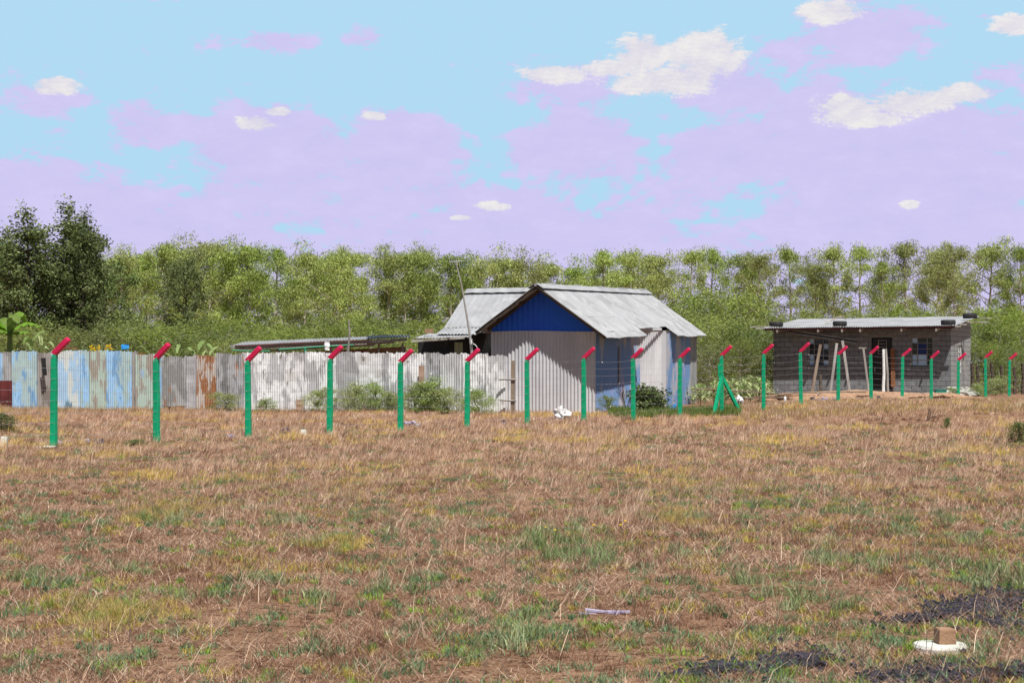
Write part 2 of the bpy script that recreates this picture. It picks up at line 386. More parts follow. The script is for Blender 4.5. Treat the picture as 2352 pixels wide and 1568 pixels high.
# long bent straws
X, Y = sample(2600, 7.5, 40, -.8, r=r)
tag(blades(X, Y, .14 + .22 * r.random(len(X)), .003 + .00012 * Y, .55 + .6 * r.random(len(X)), pal(len(X), STRAW[:2] + [(.78, .62, .44)], r, .2), 'long_straws', BM, kink=.6, leandir=r.normal(.2, .9, len(X))), 'long pale bent straws leaning over the field', 'straw', kind='stuff')
# green weeds in clumps
cx, cy = sample(19000, 7.5, 44, -1.0, r=r)
kk = r.random(len(cx)) < np.clip((vn3.fbm(cx * .5 + 60, cy * .35 + 60, 3) + .10 * np.clip(cx / (.3 * cy), -1, 1) - .03 * (cy > 19) - .05 * (cy > 24) - .49) * 5, .38, .95); cx, cy = cx[kk], cy[kk]
sp = .012 + .06 * r.random(len(cx)) ** 2.4
X, Y, k = clump(cx, cy, (26 + 3600 * sp ** 1.6).astype(int), sp, r)
bc = np.array([(.13, .23, .11), (.09, .17, .075), (.19, .30, .15), (.16, .26, .12), (.22, .36, .04), (.46, .38, .07)])[r.integers(0, 6, len(cx))]
lum = (1 + (r.random((len(k), 1)) - .5) * .8)
GW = blades(X, Y, (.02 + .05 * r.random(len(X))) * (.6 + 7 * sp[k]) + .015, .0035 + .004 * r.random(len(X)), .3 + .7 * r.random(len(X)), np.clip(bc[k] * lum, 0, 1), 'green_weeds', BM, kink=.5)
tag(GW, 'low grey green weeds dotted over the bare foreground', 'weeds', kind='stuff')
# yellow green creeping patches
px_ = np.concatenate([r.normal(270, 70, 75), r.normal(590, 60, 40), r.normal(380, 70, 60), r.normal(780, 40, 25), r.normal(900, 120, 40), r.normal(1560, 25, 30), r.normal(1700, 160, 40)])
py_ = np.concatenate([r.normal(1415, 20, 75), r.normal(1105, 28, 40), r.normal(1175, 14, 60), r.normal(1248, 8, 25), r.normal(1130, 30, 40), r.normal(1190, 10, 30), r.normal(1110, 22, 40)])
cy = CH * F / (py_ - HZ); cx = (px_ - PX0) / F * cy; sp = .02 + .05 * r.random(len(cx)); X, Y, k = clump(cx, cy, np.full(len(cx), 70), sp, r)
bc_ = pal(len(cx), [(.50, .38, .09), (.42, .34, .09), (.28, .32, .08), (.56, .43, .15), (.45, .30, .16)], r, .1)[k]
tag(blades(X, Y, (.03 + .08 * r.random(len(X))), .003 + .00012 * Y, .3 + .7 * r.random(len(X)), np.clip(bc_ * (1 + (r.random((len(k), 1)) - .5) * .6), 0, 1), 'yellow_weeds', BM), 'yellow green creeping weeds in patches over the field', 'weeds', kind='stuff')
# taller pale green grass tussocks
tl = [(980, 1210, .22), (1060, 1185, .2), (1420, 1180, .2), (2210, 1240, .25), (1960, 1180, .22), (1560, 1160, .2), (150, 1200, .2), (60, 1190, .18), (1840, 1390, .22), (1930, 1395, .2), (2140, 1300, .24), (1620, 1280, .2), (700, 1380, .2), (590, 1330, .2), (330, 1310, .2), (1160, 1420, .22), (1300, 1250, .3), (1350, 1270, .3), (1250, 1230, .35), (1230, 1255, .42), (1270, 1285, .36), (650, 1205, .3), (540, 1110, .3), (2060, 1230, .22), (1780, 1370, .34), (1740, 1350, .3), (2290, 1310, .40), (2330, 1340, .36), (1880, 1280, .28), (2010, 1300, .26), (1850, 1290, .3), (1330, 1290, .3), (1400, 1295, .28), (1500, 1190, .25), (1580, 1190, .28), (1140, 1500, .25), (480, 1370, .18), (910, 1350, .22), (2110, 1200, .3), (1230, 1460, .22), (1690, 1190, .22), (860, 1190, .28), (390, 1200, .3), (450, 1205, .25), (90, 1330, .2), (750, 1250, .25)]
cx = []; cy = []; sz = []
for px, py, q in tl:
    Yq = CH * F / (py - HZ); n_ = 4
    for j in range(n_): cx.append((px - PX0) / F * Yq + r.normal(0, .12)); cy.append(Yq + r.normal(0, .2)); sz.append(q * (.4 + .55 * r.random()))
cx, cy, sz = map(np.array, (cx, cy, sz)); X, Y, k = clump(cx, cy, np.full(len(cx), 60), .025 + .09 * sz, r)
bc = np.array([(.27, .34, .15), (.20, .27, .10), (.34, .38, .20)])[r.integers(0, 3, len(cx))]
tag(blades(X, Y, sz[k] * (.25 + .5 * r.random(len(X))), .004 + .004 * r.random(len(X)), .15 + .8 * r.random(len(X)), np.clip(bc[k] * (1 + (r.random((len(k), 1)) - .5) * .6), 0, 1), 'green_tussocks', BM, kink=.55), 'taller pale green grass tussocks scattered in the foreground', 'grass', kind='stuff')
# yellowing and fresh grass along the far side of the field and round the sheds
def strip(px0, px1, y0, y1, n_, cols, h0, h1, name, label, cat='grass', w0=.012, lean=.6, seed=5, jit=.25, gap=.0):
    q = np.random.default_rng(seed); Y = y0 + (y1 - y0) * q.random(n_); pxs = px0 + (px1 - px0) * q.random(n_); X = (pxs - PX0) / F * Y
    dd = vn.fbm(X * 1.5 + 3, Y * 1.2 + 8); kp = q.random(n_) < np.clip((dd - gap) * 3, .05, 1)
    X, Y, dd = X[kp], Y[kp], dd[kp]
    return tag(blades(X, Y, (h0 + (h1 - h0) * q.random(len(X))) * (.5 + dd), w0 * (.5 + q.random(len(X))), lean * q.random(len(X)), pal(len(X), cols, q, jit), name, BM, seed=seed), label, cat, kind='stuff')
GR = [(.13, .20, .045), (.18, .26, .05), (.10, .15, .04), (.24, .27, .07)]
YL = [(.48, .34, .12), (.42, .30, .11), (.56, .42, .20), (.34, .25, .10), (.46, .30, .18)]
strip(0, 1160, 56, 60.2, 14000, YL + STRAW[:3], .08, .22, 'yellow_grass', 'yellowed grass along the foot of the patchwork sheet fence', seed=6, gap=.3)
strip(1400, 1700, 51.5, 56.0, 15000, GR, .12, .30, 'green_grass', 'lush green grass beside the grey shed and braced post', seed=8, w0=.016)
strip(1700, 2420, 48, 61, 26000, YL + GR[:1] + STRAW[:2], .06, .16, 'ochre_grass', 'ochre grass in front of the block house', seed=9, gap=.25)

# ------------------------------------------------------------------ trees and shrubs
def leaves(cent, r, size, ratio=.3, droop=.5, axis=None):
    """one pointed quad per centre"""
    n_ = len(cent); th = r.random(n_) * 2 * np.pi
    d = np.stack([np.cos(th), np.sin(th), -droop + r.normal(0, .45, n_)], 1); d /= np.linalg.norm(d, axis=1)[:, None]
    a = r.normal(size=(n_, 3)); s_ = np.cross(d, a); s_ /= np.linalg.norm(s_, axis=1)[:, None] + 1e-9
    L = (size * (.6 + .8 * r.random(n_)))[:, None]
    V = np.stack([cent, cent + d * L * .45 + s_ * L * ratio * .5, cent + d * L, cent + d * L * .45 - s_ * L * ratio * .5], 1).reshape(-1, 3)
    a = np.arange(n_) * 4
    return V, np.stack([a, a + 1, a + 2, a + 3], 1)

def tree_model(seed, H, lower, rad, nb, nleaf, size, m_, bark, trunk_r=.09, ratio=.3, droop=.6, clump_s=.30, name='eucalyptus_tree', dome=1.0, forks=0):
    """a tree standing at the origin: bent tapering trunk, rising limbs, leaf clumps round every limb"""
    r = np.random.default_rng(seed); root = empty(name, (0, 0, 0)); t = MB()
    bx, by = r.normal(0, .03 * H, 2) * .5
    tp = lambda f: Vector((bx * math.sin(f * 2.4) + .05 * math.sin(f * 9 + seed), by * math.sin(f * 2.0) + .05 * math.cos(f * 8 + seed), f * H * .95))
    t.tube([tp(f * .84) - Vector((0, 0, .2 if f == 0 else 0)) for f in np.linspace(0, 1, 12)], [trunk_r * (1 - .85 * f) + .012 for f in np.linspace(0, 1, 12)], 6)
    cl = []
    for b in range(nb):
        f = lower + (1 - lower) * (b + r.random()) / nb * .93; p0 = tp(f * .90)
        fr = (f - lower) / (1 - lower); prof = rad * (math.sin(math.pi * min(1, .18 + fr * .86)) ** .7) * (.55 + .6 * r.random()) * (dome if fr > .6 else 1)
        ang = b * 2.4 + r.random() * .8; dz = prof * (.9 - .7 * (1 - fr)) * (.5 + .7 * r.random())
        p2 = p0 + Vector((math.cos(ang) * prof, math.sin(ang) * prof, dz)); p1 = p0.lerp(p2, .5) + Vector((0, 0, -.06 * prof))
        rr = trunk_r * (1 - .8 * f) * .55 + .008
        t.tube([p0, p1, p2], [rr, rr * .6, rr * .25], 4)
        for q, wgt in ((1.0, 1.0), (.8, .8), (.55, .55)):
            c_ = p0.lerp(p2, q) + Vector(r.normal(0, .12 * rad, 3)); cl.append((c_, wgt * (.5 + .9 * r.random())))
            t.tube([p0.lerp(p2, q * .8), c_], [rr * .3, .005], 3)
    for q in range(6): cl.append((tp(.80 + .1 * r.random()) + Vector(r.normal(0, .22 * rad, 3)), .9))
    wts = np.array([c[1] for c in cl]); wts = wts / wts.sum(); idx = r.choice(len(cl), nleaf, p=wts)
    cc = np.array([tuple(c[0]) for c in cl])[idx]; sd = (clump_s * rad * (.65 + .7 * r.random(len(cl))))[idx]
    off = r.normal(size=(nleaf, 3)); ln_ = np.linalg.norm(off, axis=1)[:, None]; off = off / ln_ * np.minimum(ln_, 1.5); off *= (sd * (.45 + .65 * r.random(nleaf)))[:, None]; off[:, 2] *= .8
    pts = cc + off; pts[:, 2] = np.maximum(pts[:, 2], .1)
    kz = H / np.quantile(pts[:, 2], .9985); pts[:, 2] *= kz; t.v = [(a, b, c * kz) for a, b, c in t.v]
    V, q = leaves(pts, r, size, ratio, droop)
    t.build('trunk', bark, root); npmesh('crown', V, quads=q, mat=m_, parent=root)
    return root

LM = {'euc': leafmat('eucalyptus_leaves', (.13, .18, .045), (.58, .66, .20), .38),
      'light': leafmat('bright_acacia_leaves', (.13, .18, .04), (.36, .42, .10), .32),
      'dark': leafmat('dark_leaves', (.05, .075, .025), (.26, .32, .11), .25),
      'weed': leafmat('weed_leaves', (.15, .20, .06), (.44, .50, .20), .4),
      'mid': leafmat('shrub_leaves', (.09, .125, .04), (.27, .32, .10), .3),
      'maize': leafmat('maize_leaves', (.24, .32, .11), (.44, .50, .24), .3)}
ORD = ['first', 'second', 'third', 'fourth', 'fifth', 'sixth', 'seventh', 'eighth', 'ninth', 'tenth', 'eleventh', 'twelfth', 'thirteenth', 'fourteenth',
       'fifteenth', 'sixteenth', 'seventeenth', 'eighteenth', 'nineteenth', 'last']
POSTPX = [123, 360, 571, 757, 920, 1073, 1211, 1341, 1455, 1562, 1658, 1754, 1840, 1925, 2001, 2072, 2139, 2201, 2264, 2318]
used = set()
def where(px):
    k = min(range(20), key=lambda i: abs(POSTPX[i] - px)); d = px - POSTPX[k]
    if px < 0: return 'beyond the left edge of the field'
    if px > 2340: return 'beyond the right edge of the field'
    side = 'straight above' if abs(d) < 15 else ('left of' if d < 0 else 'right of')
    if abs(d) > 60: side = 'well ' + side
    return f'{side} the {ORD[k]} green post'
def uniq(s_, alts):
    for a in [''] + alts:
        q = (a + ' ' + s_).strip()
        if q not in used: used.add(q); return q
    k = 2
    q = s_ + ', partly hidden'
    used.add(q); return q

euc = [tree_model(100 + k, 9.0, lo, rd, nb, int(nl * 1.6), .15, LM['euc'], M['bark'], .105, .26, 1.1, cs * .80, dome=dm) for k, (lo, rd, nb, nl, cs, dm) in enumerate([
    (.24, 1.75, 22, 8500, .27, 1.0), (.46, 1.45, 17, 5600, .30, 1.15), (.16, 1.85, 26, 10000, .27, .95), (.30, 1.65, 20, 7500, .27, 1.2), (.50, 1.3, 15, 4200, .32, 1.1)])]
first = {id(e): True for e in euc}
def place(model, px, Y, H, rz, label, cat, group, base=9.0, sx_=1.0, z=None):
    o = model if first.pop(id(model), None) else copy_tree(model)
    g_ = G(px, Y); o.location = g_ if z is None else (g_.x, g_.y, z); k = H / base
    o.scale = (k * sx_, k * sx_, k); o.rotation_euler = (0, 0, rz); tag(o, label, cat, group); return o
rr_ = random.Random(5)
front = [(-150, 560), (-70, 545), (0, 540), (250, 575), (292, 562), (345, 560), (372, 548), (420, 556), (455, 560), (492, 532), (540, 556), (585, 540), (640, 562), (700, 546), (742, 575), (780, 556), (815, 568), (885, 560), (935, 556), (978, 556), (1040, 562),
         (1090, 576), (1150, 556), (1195, 562), (1255, 574), (1320, 582), (1385, 566), (1440, 573), (1500, 571), (1590, 569), (1640, 571), (1700, 582), (1745, 579), (1812, 563), (1870, 592),
         (1915, 561), (1975, 559), (2025, 600), (2070, 556), (2150, 561), (2200, 562), (2275, 547), (2345, 562), (2420, 550), (2500, 560)]
for i, (px, py) in enumerate(front):
    Y = 126 + rr_.uniform(-7, 7); H = (HZ - py) / F * Y + CH
    right = px > 1560
    k = rr_.choice([1, 4, 3, 4, 1, 0]) if right else rr_.choice([0, 2, 3, 2, 1])
    thin = k in (1, 4)
    lab = uniq(('slim open-crowned' if thin else 'leafy round-topped') + ' eucalyptus on the skyline ' + where(px), ['tall', 'pale', 'dense'])
    place(euc[k], px, Y, H * .985, rr_.uniform(0, 6.28), lab, 'tree', 'eucalyptus trees along the skyline', sx_=rr_.uniform(.9, 1.15) * (1.12 if not right else 1.0))
# lower trees filling the belt behind and between them
for i in range(52):
    px = -120 + i * 51 + rr_.uniform(-14, 14)
    if px > 1530 and (abs(px - 1562) < 26 or abs(px - 1775) < 26 or abs(px - 2240) < 40 or (px > 1560 and i % 3 != 0)): continue
    Y = 140 + rr_.uniform(-4, 8); H = (HZ - rr_.uniform(592, 650)) / F * Y + CH
    if 815 < px < 862: H *= .86
    lab = uniq('shorter back-row eucalyptus between the taller ones ' + where(px), ['dim', 'shaded', 'low', 'faint'])
    place(euc[rr_.choice([0, 2, 2, 3])], px, Y, H, rr_.uniform(0, 6.28), lab, 'tree', 'lower eucalyptus of the back row', sx_=1.15)

# dark broadleaf trees on the left
dk = [tree_model(210 + k, 8.5, .12, 2.5, 34, 14000, .15, LM['dark'], M['darkbark'], .14, .5, .2, .16, name='broadleaf_tree') for k in range(2)] + [tree_model(215, 8.5, .30, 1.6, 26, 8500, .14, LM['dark'], M['darkbark'], .12, .5, .1, .19, name='broadleaf_tree')]
for e in dk: first[id(e)] = True
for k, px, Y, py, s_, lab in [(2, 62, 84, 474, 1.0, 'dark broadleaf tree with a ragged pointed top near the left edge'), (2, 168, 86, 460, 1.0, 'tallest dark broadleaf tree, its spire standing above the whole tree line'),
                          (0, 75, 85, 540, .85, 'dense dark broadleaf tree at the foot of the ragged pointed one'), (1, 172, 87, 538, .85, 'dense dark broadleaf tree round the foot of the tallest spire'), (2, 192, 85, 482, .7, 'thin dark spire just right of the tallest broadleaf tree'),
                          (0, 240, 90, 560, .8, 'dark broadleaf tree shouldering the tallest one on its right'), (1, 5, 90, 545, .8, 'dark broadleaf tree cut by the left edge of the view'),
                          (1, 425, 100, 585, .7, 'dark shaded broadleaf tree above the yellow flowered plants'), (0, -90, 88, 540, 1, 'dark broadleaf tree just outside the left edge')]:
    place(dk[k], px, Y, (HZ - py) / F * Y + CH, px * .7, lab, 'tree', 'dark broadleaf trees on the left', 8.5, s_)

# shrubs behind the fence and between the houses
sh = [tree_model(310 + k, 3.4, .05, 1.9, 26, 8500, .13, LM['light'] if k != 1 else LM['mid'], M['bark'], .06, .22, .1, .19, name='acacia_bush') for k in range(3)]
for e in sh: first[id(e)] = True
n_s = 0
def bush(px, Y, py, k, sx_=1.0):
    lab = uniq(('bright green' if k != 1 else 'dull green') + ' feathery bush ' + ('behind the sheet fence ' if px < 1150 else ('behind the buildings ' if px < 2230 else 'beside the block house ')) + where(px), ['low', 'tangled', 'taller', 'distant', 'wide'])
    place(sh[k], px, Y, (HZ - py) / F * Y + CH, rr_.uniform(0, 6.28), lab, 'bush', 'feathery bushes behind the buildings', 3.4, sx_)
for i in range(19):                                                # nearer row above the fence
    px = 60 + i * 50 + rr_.uniform(-12, 12); bush(px, 79 + rr_.uniform(-3, 5), (742 if px > 500 else 728) + rr_.uniform(-14, 26), i % 3, 1.0)
for i in range(15):
    px = 40 + i * 76 + rr_.uniform(-12, 12); bush(px, 98 + rr_.uniform(-3, 5), 728 + rr_.uniform(-22, 16), 1 if i % 2 else 2, 1.1)
for px, Y, py, k, s_ in [(1560, 96, 690, 0, .9), (1605, 92, 682, 1, .9), (1650, 95, 668, 0, .95), (1700, 90, 674, 2, .95), (1745, 95, 700, 0, .8), (1600, 78, 735, 2, .9), (1660, 80, 722, 0, 1), (1725, 79, 730, 1, 1), (1775, 82, 740, 2, .9), (1630, 73, 775, 1, .8), (1700, 73, 780, 0, .8), (1752, 74, 776, 1, .7),
                    (1805, 100, 722, 0, .7), (1870, 98, 712, 2, .6), (1935, 100, 724, 1, .7), (2000, 98, 720, 0, .6), (2065, 100, 714, 2, .8), (2130, 98, 708, 0, .6), (2195, 100, 722, 1, .7), (2262, 92, 712, 0, .9), (2325, 90, 716, 2, .9), (2390, 92, 712, 0, 1),
                    (2258, 79, 742, 1, .9), (2300, 78, 748, 2, .9), (2345, 80, 740, 0, 1), (2400, 80, 745, 1, 1), (2275, 76, 790, 0, .7), (2330, 75, 795, 1, .7), (1430, 98, 690, 0, 1), (1500, 98, 690, 1, 1), (1545, 84, 740, 0, .8)]:
    bush(px, Y, py, k, s_)

# ------------------------------------------------------------------ grey shed with gable, wing and roof
CX, CY = 2.78, 56.7
uu = Vector((.364, .931, 0)).normalized(); vv = Vector((.931, -.364, 0)).normalized()
def S(t, s_, z): return Vector((CX, CY, 0)) + uu * t + vv * s_ + Vector((0, 0, z))
house = empty('sheet_metal_house', S(0, 0, 0), 0, 'grey corrugated iron house with a deep blue gable and pale tin roof', 'house')
def bp(mb, name, m_, par=house, **k):
    o = mb.build(name, m_, par, **k); 
    if par is house: o.matrix_parent_inverse = Matrix.Translation(-house.location)
    return o
HW = 1.875; RZ = lambda t: 4.24 + .024 * t; SLP = .70
zr = lambda t, s_: RZ(t) - SLP * abs(s_ + HW)
LOWZ = 2.71
up = Vector((0, 0, 1))
mb = MB(); mb.sheet(S(0, -2 * HW, 0), S(0, 0, 0), lambda x: up * (LOWZ + .02 * math.sin(x * 1.3)), lambda x: up * (-.06 + .03 * math.sin(x * 3)), .125, .022, 10, .006, 6, 3)
o = bp(mb, 'gable_wall', M['galv'])
mb = MB(); mb.sheet(S(.035, -2 * HW, 0), S(.035, 0, 0), lambda x: up * (min(zr(.03, x - 2 * HW), 9) - .05), lambda x: up * min(LOWZ - .06, zr(.03, x - 2 * HW) - .06), .19, .008, 6, .003, 6, 5)
bp(mb, 'gable_panel', M['blue_wall'])['label'] = 'deep blue painted gable panel'
sidem = mat('streaked_blue_grey_sheet', (.40, .41, .45), .55, (.12, .25, .50), 1.0, .85, stretch=(1, 1, .45), th=(.40, .50), var2=(.33, .29, .46), sc2=1.6, th2=(.55, .68), spec=.3)
mb = MB()
mb.sheet(S(0, 0, 0), S(5.06, 0, 0), lambda x: up * (zr(0, 0) - .03 + .024 * x), lambda x: up * -.04, .076, .011, 8, .012, 6, 9)
mb.sheet(S(6.8, .3, 0), S(10.65, .3, 0), lambda x: up * (zr(6.8, .3) - .03 + .024 * x), lambda x: up * .02, .11, .007, 8, .014, 6, 12)
bp(mb, 'side_wall', sidem)
mb = MB(); mb.sheet(S(5.0, 0, 0), S(6.8, .3, 0), lambda x: up * (zr(5, .1) - .04), lambda x: up * -.02, .21, .03, 8, .01, 8, 15)
bp(mb, 'corrugated_panel', M['galv'])
mb = MB(); mb.beam(S(6.83, .36, -.05), S(6.83, .36, zr(6.8, .34) - .02), .16, .06, uu); bp(mb, 'corner_flashing', M['galv'])
mb = MB(); mb.sheet(S(0, -2 * HW, 0), S(11.7, -2 * HW, 0), up * 2.85, None, .1, .012, 3); mb.sheet(S(11.65, -2 * HW, 0), S(11.65, .25, 0), lambda x: up * (zr(11.65, x - 2 * HW) - .06), None, .1, .012, 3)
mb.sheet(S(10.65, .3, 0), S(11.65, .3, 0), up * 2.8, None, .1, .01, 3)
bp(mb, 'rear_wall', M['old'])
# roof, main slopes then wing
mb = MB()
def slope(t0, t1, s0, s1, ny=12, pitch=.1, seed=1, drop=0):
    n_ = max(1, round((t1 - t0) / .85)); w_ = (t1 - t0) / n_
    for q in range(n_):
        e = random.Random(seed * 31 + q); slope1(t0 + q * w_, t0 + (q + 1) * w_ + (.06 if q < n_ - 1 else 0), s0, s1 + e.uniform(-.03, .03), ny, pitch, seed + q, drop + .012 * (q % 2))
def slope1(t0, t1, s0, s1, ny=12, pitch=.1, seed=1, drop=0):
    def fn(x):
        t = t0 + x; d0 = zr(t, s0); d1 = zr(t, s1)
        wob = .02 * math.sin(t * 1.7 + seed)
        return vv * (s1 - s0) + up * (d1 - d0 + wob - drop)
    A_ = S(t0, s0, zr(t0, s0)); B_ = S(t1, s0, zr(t1, s0))
    mb.sheet(A_, B_, fn, None, pitch, .019, ny, .012, 6, seed)
slope(-.68, 4.0, -HW, .60, seed=2, drop=.02); slope(4.0, 7.8, -HW, .18, seed=4); slope(7.8, 11.95, -HW, .65, seed=6, drop=.02)
slope(-.68, 11.95, -HW, -2 * HW - .35, seed=8)
bp(mb, 'roof', M['roof'])
mb = MB(); mb.tube([S(t, -HW, RZ(t) + .035 + .02 * math.sin(t * 2.3)) for t in np.linspace(-.71, 11.98, 16)], .05, 6)
for sg in (1, -1): mb.sheet(S(-.71, -HW, RZ(0) + .055), S(11.98, -HW, RZ(12) + .055), vv * (sg * .28) - up * .17, None, .1, .006, 2, .01, 5, 3 + sg)
bp(mb, 'ridge_cap', M['roof'])
mb = MB()
for sg in (1, -1):
    mb.beam(S(-.62, -HW, RZ(0) - .07), S(-.62, -HW + sg * (HW + (.55 if sg > 0 else .3)), zr(-.3, -HW + sg * (HW + (.55 if sg > 0 else .3))) - .07), .05, .1)
    mb.beam(S(-.02, -HW, RZ(0) - .09), S(-.02, -HW + sg * (HW + .1), zr(0, .1) - .09), .05, .09)
for s_ in (-1.2, -.4, .3, -2.6, -3.4): mb.beam(S(-.66, s_, zr(-.4, s_) - .055), S(11.9, s_, zr(11.9, s_) - .055), .05, .05)
bp(mb, 'rafters', M['darkbark'])
# wing
TW, RUN, WL = 4.0, 2.19, -6.29
mb = MB()
def wtop(x): return uu * (-RUN) + up * (-1.44 + .02 * math.sin(x * 2))
mb.sheet(S(TW, WL, 4.33), S(TW, -2.2, 4.33), wtop, None, .24, .004, 10, .008, 6, 21)
mb.sheet(S(TW, WL, 4.33), S(TW, -2.2, 4.33), lambda x: uu * RUN - up * 1.44, None, .19, .009, 4, .008, 4, 22)
bp(mb, 'wing_roof', M['roof'])
mb = MB(); mb.sheet(S(TW - .02, WL - .03, 4.375), S(TW - .02, -2.0, 4.385), -uu * .3 - up * .17, None, .5, .008, 2, .012, 8, 2); mb.sheet(S(TW - .02, WL - .03, 4.375), S(TW - .02, -2.0, 4.385), uu * .3 - up * .17, None, .5, .008, 2, .012, 8, 2)
bp(mb, 'wing_ridge_cap', M['roof'])
mb = MB(); mb.sheet(S(TW - RUN + .35, -6.0, 0), S(TW - RUN + .35, -2 * HW, 0), up * 2.95, None, .3, .01, 4, .02)
mb.sheet(S(TW - RUN + .35, -6.0, 0), S(TW + RUN - .3, -6.0, 0), lambda x: up * (4.2 - .65 * abs(x - 1.84)), None, .3, .01, 4, .02)
bp(mb, 'wing_wall', M['dark'])  # near-black colour paints in the deep shade under the wing roof
# porch sheets in front of the wing
def quad_sheet(mb, bl, br, fr, fl, pitch=.1, amp=.012, seed=0):
    bl, br, fr, fl = map(Vector, (bl, br, fr, fl)); L = (br - bl).length
    mb.sheet(bl, br, lambda x: (fl - bl).lerp(fr - br, x / L), None, pitch, amp, 4, .015, 6, seed)
porch = MB(); quad_sheet(porch, P(1020, 752.5, 60.75), P(1126, 753, 59.6), P(1096, 767.5, 58.6), P(1001, 767, 59.3), .17, .014, 4)
quad_sheet(porch, P(985, 766, 60.6), P(1088, 768, 59.2), P(1079, 774, 58.0), P(947, 777, 58.9), .12, .014, 7)
bp(porch, 'porch_roof', M['roof'])
mb = MB(); mb.beam(P(946, 783.5, 58.8), P(1066, 775.5, 58.0), .05, .075); mb.beam(P(960, 790, 58.9), P(960, 842, 58.9), .07, .07); bp(mb, 'porch_beam', M['palewood'])
mb = MB(); mb.sheet(Vector((P(960, 0, 60.4).x, 60.4, 0)), Vector((P(1048, 0, 60.0).x, 60.0, 0)), up * 2.5, None, .5, .01, 4, .03)
mb.sheet(Vector((P(1060, 0, 60.0).x, 60.0, 0)), Vector((P(1130, 0, 59.4).x, 59.4, 0)), up * 2.72, None, .5, .01, 4, .03)
bp(mb, 'porch_shade_sheet', M['dark'])  # black sheets added to paint the dark void under the porch roof
mb = MB(); mb.sheet(P(1044, 812, 59.6), P(1063, 812, 59.6), up * .40, None, .05, .01, 3); bp(mb, 'curtain', mat('pale_green_curtain', (.42, .48, .33), .8))
br_ = MB(); br_.box(P(1045, 762, 59.4) + Vector((-.9, 0, .03)), (.30, .16, .14)); tag(br_.build('brick', M['brownblock']), 'tan brick weighing down the porch roof of the grey house', 'brick')
# timber gate bits beside the shed
g = empty('timber_rail_gate', G(1177, 54.6), 0, 'rough timber post with two rails closing the gap beside the white fence end', 'gate')
mb = MB(); mb.beam((0, 0, -.1), (0.02, 0, 1.72), .13, .09, (0, 1, 0)); mb.build('post', M['wood'], g)
for z_, a_ in ((1.12, .0), (.44, .03)):
    mb = MB(); mb.tube([(-.42, -.07, z_ + a_), (-.1, -.07, z_), (.12, -.07, z_ - .01)], .035, 6); mb.build('rail', M['greywood'], g)
mb = MB(); mb.beam(S(2.4, .05, .9), S(2.42, .06, 2.2), .09, .03, vv); tag(mb.build('timber_plank', M['greywood']), 'weathered plank propped upright on the side wall of the grey house', 'plank')

# ------------------------------------------------------------------ aerial pole
ap = empty('aerial_pole', G(1085, 57.2), 0, 'crooked wooden pole with a small television aerial in front of the house', 'pole')
base = ap.location; pp = [P(1085, 838, 57.2), P(1083, 805, 57.2), P(1078, 760, 57.2), P(1068, 700, 57.2), P(1060, 655, 57.2), P(1047, 602, 57.2)]
mb = MB(); mb.tube([base - Vector((0, 0, .1))] + pp, [.06, .055, .05, .04, .032, .024, .018], 7); o = mb.build('pole', M['greywood'], ap); o.matrix_parent_inverse = Matrix.Translation(-base)
mb = MB(); a0 = P(1046, 603, 57.2); mb.tube([a0 + Vector((-.2, -.1, .02)), a0 + Vector((.22, .1, .05))], .012, 5)
for q in range(6): c_ = a0 + Vector((-.18 + q * .075, -.09 + q * .04, .03)); mb.tube([c_ + Vector((.03, -.05, -.13)), c_ + Vector((-.03, .05, .13))], .006, 4)
o = mb.build('aerial', M['wire'], ap); o.matrix_parent_inverse = Matrix.Translation(-base)
mb = MB(); c0 = P(1082, 790, 57.1)
mb.tube([c0 + Vector((.06 * math.cos(a) , -.03 + .06 * math.sin(a), .05 * a * .25)) for a in np.linspace(0, 12, 30)], .01, 4)
mb.tube([P(1083, 787, 57.1), P(1092, 792, 57.1), P(1097, 800, 57.0), P(1095, 808, 57.0)], .01, 4)
o = mb.build('cable', M['wire'], ap); o.matrix_parent_inverse = Matrix.Translation(-base)

